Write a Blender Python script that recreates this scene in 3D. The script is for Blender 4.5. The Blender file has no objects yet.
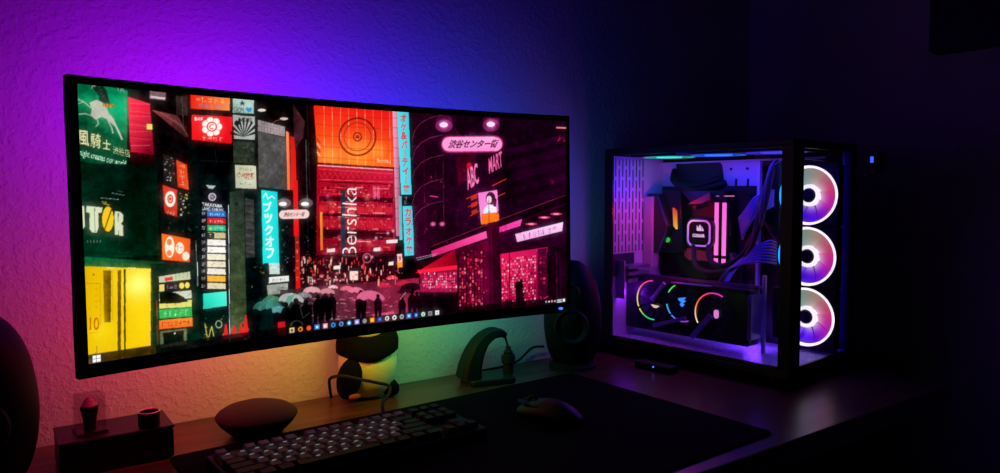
import bpy, bmesh, math, random
import numpy as np
from mathutils import Vector, Matrix
random.seed(7)
rng = np.random.default_rng(11)
PI = math.pi
scn = bpy.context.scene
COL = scn.collection
scn.view_settings.view_transform = 'Standard'
scn.view_settings.look = 'None'

# ------------------------------------------------------------------ helpers
def lin(c):
    return tuple((x / 255 / 12.92) if x / 255 <= .04045 else ((x / 255 + .055) / 1.055) ** 2.4 for x in c)

def mat(name, rgb=(128, 128, 128), rough=.5, metal=0., emit=None, estr=1., var=.0, vscale=30., bump=0., bscale=200., spec=.5, coat=0., sheen=0.):
    m = bpy.data.materials.new(name); m.use_nodes = True
    nt = m.node_tree; b = nt.nodes['Principled BSDF']
    c = lin(rgb)
    b.inputs['Base Color'].default_value = (*c, 1)
    b.inputs['Roughness'].default_value = rough
    b.inputs['Metallic'].default_value = metal
    b.inputs['Specular IOR Level'].default_value = spec
    b.inputs['Coat Weight'].default_value = coat
    b.inputs['Sheen Weight'].default_value = sheen
    tc = nt.nodes.new('ShaderNodeTexCoord')
    if var > 0:
        n = nt.nodes.new('ShaderNodeTexNoise'); n.inputs['Scale'].default_value = vscale; n.inputs['Detail'].default_value = 4
        r = nt.nodes.new('ShaderNodeValToRGB')
        r.color_ramp.elements[0].position = .3; r.color_ramp.elements[1].position = .7
        r.color_ramp.elements[0].color = (*[x * (1 - var) for x in c], 1)
        r.color_ramp.elements[1].color = (*[min(1, x * (1 + var)) for x in c], 1)
        nt.links.new(tc.outputs['Object'], n.inputs['Vector']); nt.links.new(n.outputs['Fac'], r.inputs['Fac'])
        nt.links.new(r.outputs['Color'], b.inputs['Base Color'])
    if bump > 0:
        n2 = nt.nodes.new('ShaderNodeTexNoise'); n2.inputs['Scale'].default_value = bscale; n2.inputs['Detail'].default_value = 3
        bp = nt.nodes.new('ShaderNodeBump'); bp.inputs['Strength'].default_value = bump; bp.inputs['Distance'].default_value = .002
        nt.links.new(tc.outputs['Object'], n2.inputs['Vector']); nt.links.new(n2.outputs['Fac'], bp.inputs['Height'])
        nt.links.new(bp.outputs['Normal'], b.inputs['Normal'])
    if emit:
        b.inputs['Emission Color'].default_value = (*lin(emit), 1)
        b.inputs['Emission Strength'].default_value = estr
    return m

def emat(name, strength=1., attr='glow', nosample=False):
    """emission driven by a colour attribute of the mesh"""
    m = bpy.data.materials.new(name); m.use_nodes = True
    nt = m.node_tree; b = nt.nodes['Principled BSDF']
    b.inputs['Base Color'].default_value = (.01, .01, .01, 1); b.inputs['Roughness'].default_value = .35
    a = nt.nodes.new('ShaderNodeVertexColor'); a.layer_name = attr
    nt.links.new(a.outputs['Color'], b.inputs['Emission Color'])
    b.inputs['Emission Strength'].default_value = strength
    if nosample: m.cycles.emission_sampling = 'NONE'
    return m

def glassmat(name, tint=(255, 255, 255), refl=.06, rough=.0, grz=.06):
    m = bpy.data.materials.new(name); m.use_nodes = True
    nt = m.node_tree; nt.nodes.remove(nt.nodes['Principled BSDF'])
    out = nt.nodes['Material Output']
    t = nt.nodes.new('ShaderNodeBsdfTransparent'); t.inputs['Color'].default_value = (*lin(tint), 1)
    g = nt.nodes.new('ShaderNodeBsdfGlossy'); g.inputs['Roughness'].default_value = rough
    lw = nt.nodes.new('ShaderNodeLayerWeight'); lw.inputs['Blend'].default_value = .25
    mul = nt.nodes.new('ShaderNodeMath'); mul.operation = 'MULTIPLY_ADD'
    mul.inputs[1].default_value = grz; mul.inputs[2].default_value = refl
    mx = nt.nodes.new('ShaderNodeMixShader')
    nt.links.new(lw.outputs['Facing'], mul.inputs[0]); nt.links.new(mul.outputs[0], mx.inputs['Fac'])
    nt.links.new(t.outputs[0], mx.inputs[1]); nt.links.new(g.outputs[0], mx.inputs[2]); nt.links.new(mx.outputs[0], out.inputs['Surface'])
    return m

def obj(name, bm, m, parent=None, label=None, smooth=False, bevel=0., mats=None, subsurf=0):
    me = bpy.data.meshes.new(name); bm.normal_update(); bm.to_mesh(me); bm.free()
    o = bpy.data.objects.new(name, me); COL.objects.link(o)
    for x in (mats or [m]): me.materials.append(x)
    if smooth:
        me.polygons.foreach_set('use_smooth', [True] * len(me.polygons))
        if smooth == 'auto':
            me.set_sharp_from_angle(angle=math.radians(40))
    if bevel > 0:
        md = o.modifiers.new('bevel', 'BEVEL'); md.width = bevel; md.segments = 2; md.limit_method = 'ANGLE'; md.angle_limit = math.radians(40)
    if subsurf:
        md = o.modifiers.new('sub', 'SUBSURF'); md.levels = subsurf; md.render_levels = subsurf
    if parent: o.parent = parent
    if label: o['label'] = label
    return o

def thing(name, label, cat, loc=(0, 0, 0), rotz=0., group=None, rotx=0.):
    o = bpy.data.objects.new(name, None); o.empty_display_size = .02; COL.objects.link(o)
    o.location = loc; o.rotation_euler = (rotx, 0, rotz)
    o['label'] = label; o['category'] = cat
    if group: o['group'] = group
    return o

def tag(o, label, cat, group=None):
    o['label'] = label; o['category'] = cat
    if group: o['group'] = group
    return o

def NB(): return bmesh.new()

def box(bm, x0, x1, y0, y1, z0, z1):
    v = [bm.verts.new(p) for p in ((x0, y0, z0), (x1, y0, z0), (x1, y1, z0), (x0, y1, z0), (x0, y0, z1), (x1, y0, z1), (x1, y1, z1), (x0, y1, z1))]
    for f in ((3, 2, 1, 0), (4, 5, 6, 7), (0, 1, 5, 4), (1, 2, 6, 5), (2, 3, 7, 6), (3, 0, 4, 7)):
        bm.faces.new([v[i] for i in f])
    return bm

def lathe(bm, prof, seg=32, c=(0, 0, 0), axis='Z', closed=False):
    """revolve (r, h) profile about axis through c"""
    def P(r, h, a):
        x, y = r * math.cos(a), r * math.sin(a)
        q = {'Z': (x, y, h), 'X': (h, x, y), 'Y': (y, h, x)}[axis]
        return (c[0] + q[0], c[1] + q[1], c[2] + q[2])
    rings = []
    for r, h in prof:
        if r < 1e-7: rings.append([bm.verts.new(P(0, h, 0))])
        else: rings.append([bm.verts.new(P(r, h, 2 * PI * k / seg)) for k in range(seg)])
    pairs = list(zip(rings, rings[1:])) + ([(rings[-1], rings[0])] if closed else [])
    for A, B in pairs:
        for k in range(seg):
            l = (k + 1) % seg
            if len(A) == 1 and len(B) == 1: continue
            if len(A) == 1: bm.faces.new([A[0], B[l], B[k]])
            elif len(B) == 1: bm.faces.new([A[k], A[l], B[0]])
            else: bm.faces.new([A[k], A[l], B[l], B[k]])
    return bm

def torus(bm, c, R, r, axis='Z', seg=40, ms=8):
    return lathe(bm, [(R + r * math.cos(2 * PI * k / ms), r * math.sin(2 * PI * k / ms)) for k in range(ms)], seg, c, axis, True)

def smoothpts(pts, n=8):
    P = [Vector(p) for p in pts]; out = []
    for i in range(len(P) - 1):
        a = P[max(i - 1, 0)]; b = P[i]; c = P[i + 1]; d = P[min(i + 2, len(P) - 1)]
        for k in range(n):
            t = k / n
            out.append(.5 * ((2 * b) + (c - a) * t + (2 * a - 5 * b + 4 * c - d) * t * t + (3 * b - a - 3 * c + d) * t ** 3))
    out.append(P[-1]); return out

def tube(bm, pts, r, seg=8, smooth=0):
    P = smoothpts(pts, smooth) if smooth else [Vector(p) for p in pts]
    R = r if isinstance(r, (list, tuple)) else [r] * len(P)
    if len(R) != len(P):
        R = [R[min(len(R) - 1, int(i / max(1, len(P) - 1) * (len(R) - 1) + .5))] for i in range(len(P))]
    rings = []; n0 = None
    for i, p in enumerate(P):
        t = (P[min(i + 1, len(P) - 1)] - P[max(i - 1, 0)]).normalized()
        if n0 is None:
            n0 = t.orthogonal().normalized()
        n0 = (n0 - t * n0.dot(t)).normalized(); b = t.cross(n0)
        rings.append([bm.verts.new(p + (n0 * math.cos(2 * PI * k / seg) + b * math.sin(2 * PI * k / seg)) * R[i]) for k in range(seg)])
    for A, B in zip(rings, rings[1:]):
        for k in range(seg):
            bm.faces.new([A[k], A[(k + 1) % seg], B[(k + 1) % seg], B[k]])
    bm.faces.new(rings[0][::-1]); bm.faces.new(rings[-1])
    return bm

def prism(bm, poly, a0, a1, axis='X'):
    """extrude a 2D polygon: axis X -> poly in (y, z); Y -> (x, z); Z -> (x, y)"""
    def P(p, a):
        return {'X': (a, p[0], p[1]), 'Y': (p[0], a, p[1]), 'Z': (p[0], p[1], a)}[axis]
    A = [bm.verts.new(P(p, a0)) for p in poly]; B = [bm.verts.new(P(p, a1)) for p in poly]
    n = len(poly)
    bm.faces.new(A[::-1]); bm.faces.new(B)
    for i in range(n): bm.faces.new([A[i], A[(i + 1) % n], B[(i + 1) % n], B[i]])
    bmesh.ops.recalc_face_normals(bm, faces=bm.faces)
    return bm

def rrect(cx, cy, w, h, r, n=6):
    out = []
    for sx, sy, a0 in ((1, 1, 0), (-1, 1, PI / 2), (-1, -1, PI), (1, -1, 1.5 * PI)):
        for k in range(n + 1):
            a = a0 + k / n * PI / 2
            out.append((cx + sx * (w / 2 - r) + r * math.cos(a), cy + sy * (h / 2 - r) + r * math.sin(a)))
    return out

def ring_prism(bm, outer, inner, a0, a1, axis='X'):
    def P(p, a):
        return {'X': (a, p[0], p[1]), 'Y': (p[0], a, p[1]), 'Z': (p[0], p[1], a)}[axis]
    n = len(outer)
    L = [[bm.verts.new(P(p, a)) for p in ring] for ring in (outer, inner) for a in (a0, a1)]
    oa, ob, ia, ib = L
    for i in range(n):
        j = (i + 1) % n
        for q in ((oa[i], oa[j], ob[j], ob[i]), (ia[j], ia[i], ib[i], ib[j]), (oa[j], oa[i], ia[i], ia[j]), (ob[i], ob[j], ib[j], ib[i])):
            bm.faces.new(q)
    bmesh.ops.recalc_face_normals(bm, faces=bm.faces)
    return bm

def color(o, fn, attr='glow'):
    """colour attribute per vertex from fn(co) -> linear rgb"""
    me = o.data
    a = me.color_attributes.new(attr, 'FLOAT_COLOR', 'POINT')
    buf = np.ones((len(me.vertices), 4), np.float32)
    for i, v in enumerate(me.vertices): buf[i, :3] = fn(v.co)
    a.data.foreach_set('color', buf.ravel())
    return o

_tcache = {}
def text_tris(s, shear=0., bold=0.):
    """glyph triangles of a string in its own unit box (x 0..1, y 0..1 up)"""
    key = (s, shear, bold)
    if key in _tcache: return _tcache[key]
    cu = bpy.data.curves.new('lettering', 'FONT'); cu.body = s; cu.shear = shear; cu.offset = bold; cu.resolution_u = 3
    o = bpy.data.objects.new('lettering', cu); COL.objects.link(o)
    dg = bpy.context.evaluated_depsgraph_get(); dg.update()
    ev = o.evaluated_get(dg); me = ev.to_mesh()
    me.calc_loop_triangles()
    V = np.array([v.co[:2] for v in me.vertices], float).reshape(-1, 2)
    T = np.array([t.vertices[:] for t in me.loop_triangles], int).reshape(-1, 3)
    ev.to_mesh_clear(); bpy.data.objects.remove(o); bpy.data.curves.remove(cu)
    if len(V):
        lo, hi = V.min(0), V.max(0); V = (V - lo) / np.maximum(hi - lo, 1e-6)
    _tcache[key] = (V, T)
    return V, T

def text_flat(bm, s, o, ex, ey, shear=0., bold=0.):
    """flat glyphs: o = lower left corner, ex / ey = full width / height vectors"""
    V, T = text_tris(s, shear, bold)
    vs = [bm.verts.new(Vector(o) + Vector(ex) * x + Vector(ey) * y) for x, y in V]
    for t in T:
        try: bm.faces.new([vs[i] for i in t])
        except ValueError: pass

def area(name, loc, direction, size, rgb, power, parent=None, sizey=None, spread=180):
    l = bpy.data.lights.new(name, 'AREA'); l.energy = power; l.color = lin(rgb)
    l.shape = 'RECTANGLE' if sizey else 'SQUARE'; l.size = size
    if sizey: l.size_y = sizey
    l.spread = math.radians(spread)
    o = bpy.data.objects.new(name, l); COL.objects.link(o); o.location = loc
    o.rotation_euler = Vector(direction).to_track_quat('-Z', 'Y').to_euler()
    if parent: o.parent = parent
    return o

def point(name, loc, r, rgb, power, parent=None):
    l = bpy.data.lights.new(name, 'POINT'); l.energy = power; l.color = lin(rgb); l.shadow_soft_size = r
    o = bpy.data.objects.new(name, l); COL.objects.link(o); o.location = loc
    if parent: o.parent = parent
    return o

# ------------------------------------------------------------------ camera
F, YAW, PIT, CH = 716.85, .6206, .0626, .3704
cd = bpy.data.cameras.new('camera'); cam = bpy.data.objects.new('camera', cd); COL.objects.link(cam)
cd.sensor_width = 36; cd.lens = F / 1000 * 36; cd.clip_start = .01
VIEW = Matrix.Translation((0, 0, CH)) @ Matrix.Rotation(-YAW, 4, 'Z') @ Matrix.Rotation(PI / 2 - PIT, 4, 'X') @ Matrix.Rotation(-.002, 4, 'Z')
cam.matrix_world = VIEW
scn.camera = cam

w = bpy.data.worlds.new('world'); scn.world = w; w.use_nodes = True
w.node_tree.nodes['Background'].inputs[0].default_value = (.010, .010, .04, 1)
w.node_tree.nodes['Background'].inputs[1].default_value = .012

# ------------------------------------------------------------------ materials
black = mat('black_plastic', (6, 6, 7), .6, var=.2, spec=.3)
satin = mat('satin_black_metal', (8, 8, 9), .35, metal=.3, var=.15)
fabric_black = mat('black_fabric', (4, 4, 5), .98, var=.4, vscale=400, bump=.4, bscale=900, spec=.1)
rubber = mat('black_rubber', (6, 6, 6), .8, var=.2)
white_metal = mat('white_painted_metal', (215, 212, 220), .45, var=.04)

def wall_material():
    m = mat('woodchip_wallpaper', (200, 198, 196), .9)
    nt = m.node_tree; b = nt.nodes['Principled BSDF']; tc = [n for n in nt.nodes if n.type == 'TEX_COORD'][0]
    b.inputs['Specular IOR Level'].default_value = .15
    n1 = nt.nodes.new('ShaderNodeTexNoise'); n1.inputs['Scale'].default_value = 125; n1.inputs['Detail'].default_value = 3; n1.inputs['Roughness'].default_value = .55
    n2 = nt.nodes.new('ShaderNodeTexVoronoi'); n2.inputs['Scale'].default_value = 200; n2.feature = 'SMOOTH_F1'
    r = nt.nodes.new('ShaderNodeValToRGB'); r.color_ramp.elements[0].position = .45; r.color_ramp.elements[1].position = .68
    ad = nt.nodes.new('ShaderNodeMath'); ad.operation = 'MULTIPLY_ADD'; ad.inputs[1].default_value = -.3
    bp = nt.nodes.new('ShaderNodeBump'); bp.inputs['Strength'].default_value = .55; bp.inputs['Distance'].default_value = .0016
    nt.links.new(tc.outputs['Object'], n1.inputs['Vector']); nt.links.new(tc.outputs['Object'], n2.inputs['Vector'])
    nt.links.new(n1.outputs['Fac'], r.inputs['Fac']); nt.links.new(n2.outputs['Distance'], ad.inputs[0]); nt.links.new(r.outputs['Color'], ad.inputs[2])
    nt.links.new(ad.outputs[0], bp.inputs['Height']); nt.links.new(bp.outputs['Normal'], b.inputs['Normal'])
    return m

def wood_material():
    m = mat('dark_wood_veneer', (92, 54, 36), .3, spec=.55)
    nt = m.node_tree; b = nt.nodes['Principled BSDF']; tc = [n for n in nt.nodes if n.type == 'TEX_COORD'][0]
    mp = nt.nodes.new('ShaderNodeMapping'); mp.inputs['Scale'].default_value = (2.2, 38, 38)
    n = nt.nodes.new('ShaderNodeTexNoise'); n.inputs['Scale'].default_value = 2.2; n.inputs['Detail'].default_value = 7; n.inputs['Distortion'].default_value = .6
    r = nt.nodes.new('ShaderNodeValToRGB')
    r.color_ramp.elements[0].position = .35; r.color_ramp.elements[0].color = (*lin((70, 38, 26)), 1)
    r.color_ramp.elements[1].position = .68; r.color_ramp.elements[1].color = (*lin((110, 64, 44)), 1)
    bp = nt.nodes.new('ShaderNodeBump'); bp.inputs['Strength'].default_value = .15; bp.inputs['Distance'].default_value = .001
    nt.links.new(tc.outputs['Object'], mp.inputs['Vector']); nt.links.new(mp.outputs[0], n.inputs['Vector'])
    nt.links.new(n.outputs['Fac'], r.inputs['Fac']); nt.links.new(r.outputs['Color'], b.inputs['Base Color'])
    nt.links.new(n.outputs['Fac'], bp.inputs['Height']); nt.links.new(bp.outputs['Normal'], b.inputs['Normal'])
    return m
wallm = wall_material(); wood = wood_material()

# ------------------------------------------------------------------ setting
WALLY, WALLX = 1.2285, 1.725
def struct(name, bm, m):
    o = obj(name, bm, m); o['kind'] = 'structure'; return o
struct('wall_back', box(NB(), -2.2, WALLX + .1, WALLY, WALLY + .1, -.73, 1.75), wallm)
struct('wall_right', box(NB(), WALLX, WALLX + .1, -2.0, WALLY, -.73, 1.75), wallm)
struct('floor', box(NB(), -2.2, WALLX + .1, -2.0, WALLY + .1, -.83, -.73), mat('dark_laminate_floor', (60, 48, 42), .5, var=.3, vscale=6))
struct('ceiling', box(NB(), -2.2, WALLX + .1, -2.0, WALLY + .1, 1.75, 1.85), mat('white_ceiling_paint', (190, 190, 190), .9, var=.05))
struct('baseboard_back', box(NB(), -2.2, WALLX, WALLY - .012, WALLY, -.73, -.66), mat('white_baseboard', (190, 188, 184), .5, var=.05))

# desk
desk = thing('desk', 'long dark wooden desk along the wall carrying the monitor gear and computer', 'desk', (.2, .91, -.73))
def rel(o, bm):
    bmesh.ops.translate(bm, verts=bm.verts, vec=-Vector(o.location)); return bm
obj('desktop', rel(desk, box(NB(), -1.0, 1.47, .597, WALLY - .003, -.039, 0)), wood, desk, bevel=.003)
for x in (-.9, 1.38):
    for y in (.66, 1.15):
        obj('leg', rel(desk, box(NB(), x - .025, x + .025, y - .025, y + .025, -.73, -.039)), satin, desk, bevel=.003)

# desk mat
bm = NB(); prism(bm, rrect(0, 0, .76, .455, .012), .0, .0035, 'Z')
dm = obj('desk_mat', bm, fabric_black, bevel=.001); dm.location = (.578, .846, 0); dm.rotation_euler.z = .031
tag(dm, 'large thin black cloth desk mat under the keyboard and mouse', 'desk mat')

# ------------------------------------------------------------------ curved monitor
MW, MH, MS = .798, .363, .0376          # width, height, sagitta of the curve
mon = thing('curved_monitor', 'wide curved black monitor showing a rainy neon street at night', 'monitor', (.0816, .9824, .1463), .0266, None, -.0185)
def msurf(u, v, back=0.):
    """point on the monitor's front surface (local), u 0..1 left to right, v 0..1 bottom to top"""
    s = MS * 4 * u * (1 - u); dx, dy = MW, MS * 4 * (1 - 2 * u)
    n = Vector((-dy, dx, 0)).normalized()
    return Vector((u * MW, s, v * MH)) + n * back
def sweep(bm, sec, u0, u1, n=40):
    """sec: function(u) -> list of (v, back) forming a closed section"""
    rings = []
    for i in range(n + 1):
        u = u0 + (u1 - u0) * i / n
        rings.append([bm.verts.new(msurf(u, v, b)) for v, b in sec(u)])
    m = len(rings[0])
    for A, B in zip(rings, rings[1:]):
        for k in range(m): bm.faces.new([A[k], A[(k + 1) % m], B[(k + 1) % m], B[k]])
    bm.faces.new(rings[0]); bm.faces.new(rings[-1][::-1])
    bmesh.ops.recalc_face_normals(bm, faces=bm.faces); return bm
def shell_sec(u):
    e = min(1, min(u, 1 - u) / .18); t = .012 + .034 * (e * e * (3 - 2 * e))
    return [(0, .001), (0, .012), (.16, .5 * t + .008), (.3, t), (.72, t), (.88, .5 * t + .008), (1, .012), (1, .001)]
obj('housing', sweep(NB(), shell_sec, 0, 1), mat('matte_black_housing', (4, 4, 4), .8, var=.2, spec=.15), mon, smooth='auto')
AU0, AU1, AV0, AV1 = .0135, .9915, .047, .972     # active area
bm = NB()
sweep(bm, lambda u: [(0, -.0012), (0, .002), (AV0, .002), (AV0, -.0012)], 0, 1)
sweep(bm, lambda u: [(AV1, -.0012), (AV1, .002), (1, .002), (1, -.0012)], 0, 1)
sweep(bm, lambda u: [(AV0, -.0012), (AV0, .002), (AV1, .002), (AV1, -.0012)], 0, AU0, 2)
sweep(bm, lambda u: [(AV0, -.0012), (AV0, .002), (AV1, .002), (AV1, -.0012)], AU1, 1, 2)
obj('bezel', bm, mat('black_bezel', (4, 4, 4), .5, var=.1, spec=.25), mon, 'narrow black bezel')
bm = NB(); lathe(bm, [(0, -.0025), (.0042, -.0025), (.0042, 0), (0, 0)], 12, (0, 0, 0), 'Y')
for v_ in bm.verts: v_.co.z *= .55
p = msurf(.972, .022, -.0005); bmesh.ops.translate(bm, verts=bm.verts, vec=p)
obj('power_light', bm, mat('blue_led', (20, 40, 120), .4, emit=(40, 80, 255), estr=4), mon, 'small blue power light at the lower right')
# wall mount behind
bm = NB(); yb = MS + .046
box(bm, MW / 2 - .05, MW / 2 + .05, yb, yb + .012, .16, .26); box(bm, MW / 2 - .02, MW / 2 + .02, yb + .012, yb + .10, .19, .23)
obj('mount_arm', bm, satin, mon)
bm = NB(); box(bm, MW / 2 - .045, MW / 2 + .045, yb + .10, yb + .118, .15, .27)
obj('wall_plate', bm, satin, mon)

# --- the picture on the screen, drawn on a canvas in the screen's own frame
CW, CHH, SS = 900, 390, 2
W2, H2 = CW * SS, CHH * SS
yy, xx = np.mgrid[0:H2, 0:W2].astype(np.float32); xx += .5; yy += .5
cv = np.zeros((H2, W2, 3), np.float32)
bpy.context.view_layer.update()
MMW = Matrix.Translation(mon.location) @ mon.rotation_euler.to_matrix().to_4x4()
VM = VIEW.inverted()
def eye(u, v):
    q = VM @ (MMW @ msurf(u, v, -.0004)); return np.array([500 + F * q.x / -q.z, 236.5 - F * q.y / -q.z])
_gu = np.linspace(-.05, 1.05, 45); _gv = np.linspace(-.06, 1.06, 23)
_gp = np.array([[eye(u, v) for u in _gu] for v in _gv])
def at(px, py):
    """place measured in the photograph -> canvas x, y on the screen"""
    d = ((_gp - (px, py)) ** 2).sum(2); j, i = np.unravel_index(d.argmin(), d.shape)
    u, v = _gu[i], _gv[j]
    for _ in range(5):
        e = eye(u, v); a = (eye(u + 1e-3, v) - e) / 1e-3; b = (eye(u, v + 1e-3) - e) / 1e-3
        s = np.linalg.solve(np.array([a, b]).T, np.array([px, py]) - e); u += s[0]; v += s[1]
    return ((u - AU0) / (AU1 - AU0) * W2, (1 - (v - AV0) / (AV1 - AV0)) * H2)
def srgb(c): return np.array(c, np.float32) / 255
def fill(pts, col, a=1., raw=False):
    """polygon given in photo places; col = rgb, or four rgb (TL TR BR BL) blended over the box"""
    P = np.array(pts if raw else [at(*p) for p in pts], np.float32)
    x0, y0 = np.floor(P.min(0)).astype(int); x1, y1 = np.ceil(P.max(0)).astype(int)
    x0, y0, x1, y1 = max(x0, 0), max(y0, 0), min(x1, W2), min(y1, H2)
    if x1 <= x0 or y1 <= y0: return
    X, Y = xx[y0:y1, x0:x1], yy[y0:y1, x0:x1]; ins = np.zeros(X.shape, bool)
    n = len(P)
    for i in range(n):
        ax, ay = P[i]; bx, by = P[(i + 1) % n]
        if ay == by: continue
        ins ^= ((ay > Y) != (by > Y)) & (X < (bx - ax) * (Y - ay) / (by - ay) + ax)
    if isinstance(col[0], (tuple, list)):
        s = ((X - P[:, 0].min()) / max(np.ptp(P[:, 0]), 1e-3))[..., None]; t = ((Y - P[:, 1].min()) / max(np.ptp(P[:, 1]), 1e-3))[..., None]
        c = [srgb(k) for k in col]; cc = (c[0] * (1 - s) + c[1] * s) * (1 - t) + (c[3] * (1 - s) + c[2] * s) * t
    else: cc = np.broadcast_to(srgb(col), X.shape + (3,))
    R = cv[y0:y1, x0:x1]; R[ins] = R[ins] * (1 - a) + cc[ins] * a
def rect(x0, y0, x1, y1, col, a=1.):
    A, B = at(x0, y0), at(x1, y1)
    fill([A, (B[0], A[1]), B, (A[0], B[1])], col, a, True)
def line(p, q, wd, col, a=1.):
    A, B = np.array(at(*p)), np.array(at(*q)); d = B - A; L = max(np.hypot(*d), 1e-3); n = np.array([-d[1], d[0]]) / L * wd * 1.8
    fill([A + n, B + n, B - n, A - n], col, a, True)
def poly_line(pts, wd, col, a=1.):
    for p, q in zip(pts, pts[1:]): line(p, q, wd, col, a)
def ell(cx, cy, rx, ry, col, a=1., ring=0., a0=0, a1=360):
    def E(k, t): return (cx + rx * k * math.cos(t), cy + ry * k * math.sin(t))
    T = [math.radians(a0 + (a1 - a0) * i / 28) for i in range(29)]
    pts = [E(1, t) for t in T] + ([E(1 - ring, t) for t in T[::-1]] if ring else [])
    fill(pts, col, a)
def blob(cx, cy, r, col, a=1.):
    """soft round glow, added"""
    x, y = at(cx, cy); r = r * 3.6
    x0, x1, y0, y1 = int(max(0, x - 3 * r)), int(min(W2, x + 3 * r)), int(max(0, y - 3 * r)), int(min(H2, y + 3 * r))
    if x1 <= x0 or y1 <= y0: return
    g = np.exp(-((xx[y0:y1, x0:x1] - x) ** 2 + (yy[y0:y1, x0:x1] - y) ** 2) / (r * r))[..., None] * a
    R = cv[y0:y1, x0:x1]; R[:] = 1 - (1 - R) * (1 - srgb(col) * g)
def write(s, TL, TR, BL, col, a=1., shear=0., bold=0.):
    """lettering spanning the parallelogram top-left, top-right, bottom-left (photo places)"""
    V, T = text_tris(s, shear, bold)
    tl, tr, bl = (np.array(at(*p)) for p in (TL, TR, BL))
    P = bl + V[:, :1] * (tr - tl) + V[:, 1:] * (tl - bl)
    for t in T: fill([P[i] for i in t], col, a, True)
def column(s, top, bot, wd, col, gap=.12, bold=.02):
    """upright characters one under the other from top to bottom (photo places, centre line)"""
    n = len(s)
    for i, ch in enumerate(s):
        f0, f1 = (i + gap / 2) / n, (i + 1 - gap / 2) / n
        c0 = (top[0] + (bot[0] - top[0]) * f0, top[1] + (bot[1] - top[1]) * f0); c1 = (top[0] + (bot[0] - top[0]) * f1, top[1] + (bot[1] - top[1]) * f1)
        if ch == 'ー': line((c0[0] + .2, c0[1]), (c1[0] + .2, c1[1]), wd * .16, col); continue
        h = wd / 2
        write(ch, (c0[0] - h, c0[1]), (c0[0] + h, c0[1]), (c1[0] - h, c1[1]), col, bold=bold)
def scatter(x0, y0, x1, y1, n, pal, smin=.6, smax=2.5, a=.8, asp=1.):
    """small lit details: windows, lamps, goods"""
    for _ in range(n):
        x, y = rng.uniform(x0, x1), rng.uniform(y0, y1); s, t = rng.uniform(smin, smax), rng.uniform(smin, smax) * asp
        X, Y = at(x, y); s *= 3.4; t *= 3.4
        fill([(X, Y), (X + s, Y), (X + s, Y + t), (X, Y + t)], pal[rng.integers(len(pal))], a * rng.uniform(.5, 1), True)

def scribble(TL, TR, BL, n, col, a=1.):
    """n small unreadable stroke clusters spread along a line of a sign too small to read"""
    TL, TR, BL = np.array(TL, float), np.array(TR, float), np.array(BL, float); ex = (TR - TL) / n; ey = BL - TL
    for i in range(n):
        o_ = TL + ex * i
        for _ in range(3):
            f, g, h, k = rng.uniform(.05, .8, 4)
            if rng.random() < .5: line(tuple(o_ + ex * .05 + ey * g), tuple(o_ + ex * .8 + ey * g), .22, col, a)
            else: line(tuple(o_ + ex * f + ey * .05), tuple(o_ + ex * (f * .7 + .1) + ey * .95), .22, col, a)

# sky and masses
fill([(0, 0), (W2, 0), (W2, H2), (0, H2)], ((4, 16, 14), (26, 3, 18), (20, 2, 10), (3, 14, 10)), 1, True)
rect(130, 84, 260, 352, ((12, 10, 12), (8, 12, 14), (4, 22, 20), (4, 26, 18)))
rect(250, 100, 320, 330, ((14, 8, 10), (12, 4, 8), (22, 12, 14), (6, 16, 16)))
# green signboard with a leaping white horse
fill([(75, 80), (128, 91), (127, 171), (78, 161)], ((3, 70, 42), (6, 120, 72), (2, 66, 40), (2, 60, 36)))
blob(116, 110, 14, (10, 150, 90), .75); blob(84, 100, 10, (5, 110, 66), .5)
hw = (172, 176, 160)
fill([(93, 87), (96, 85), (103, 86), (107, 91), (109, 98), (111, 105), (106, 108), (100, 103), (99, 96), (95, 91)], (22, 40, 32))
fill([(90, 103), (97, 100), (105, 104), (109, 113), (114, 119), (118, 128), (114, 126), (108, 120), (102, 117), (96, 120), (91, 116), (92, 110)], hw)
poly_line([(91, 108), (84, 102), (78, 99.5)], .75, hw); poly_line([(92, 116), (86, 114), (79, 114.5)], .7, hw)
poly_line([(84, 102), (79, 104)], .5, hw); poly_line([(97, 118), (99, 124), (96, 127)], .7, hw)
poly_line([(110, 116), (115, 124), (120, 134), (122.5, 140)], 1.2, (190, 192, 176)); poly_line([(108, 120), (112, 128), (113.5, 134)], .9, (170, 176, 160))
poly_line([(96, 87), (93, 86), (92, 89)], .6, (150, 160, 150))
for k in range(6): line((98 + k * 1.6, 88 + k * 3), (101 + k * 1.4, 87 + k * 3), .35, (60, 86, 72))
rect(103, 103, 115, 108, (150, 90, 30), .7); scribble((103.5, 103.5), (114.5, 104.5), (103.5, 107.5), 5, (240, 170, 70))
write('TA', (116, 85), (124, 87), (117, 91), (150, 175, 160))
cy = (222, 214, 160)
write('風', (78.5, 130), (89.5, 131.5), (78.5, 145.5), cy, bold=.012); write('騎', (91, 133), (101, 134.5), (91, 147.5), cy, bold=.012); write('士', (103, 139), (111, 140.5), (103, 149), cy, bold=.012)
write('渋谷店', (113, 146), (130, 150), (113.5, 154), (196, 190, 140), bold=.01)
write('night creates our world', (80, 149), (126.5, 161), (80, 157.5), (190, 236, 205), shear=.25, bold=.012)
# red banner
fill([(128, 97), (150, 104), (154.5, 155), (131, 153)], ((255, 60, 84), (235, 34, 62), (110, 8, 30), (205, 28, 58)))
for k in range(14):
    y = 103 + k * 3.6; line((130, y + rng.uniform(-1, 1)), (151, y + rng.uniform(-1, 4)), rng.uniform(.2, .6), ((255, 130, 140), (130, 8, 26))[k % 2], .5)
fill([(131, 152), (154.5, 155), (156, 172), (131, 166)], ((60, 6, 18), (40, 4, 14), (10, 6, 8), (20, 4, 8)))
rect(147, 124, 153, 130, (238, 214, 110))
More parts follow.
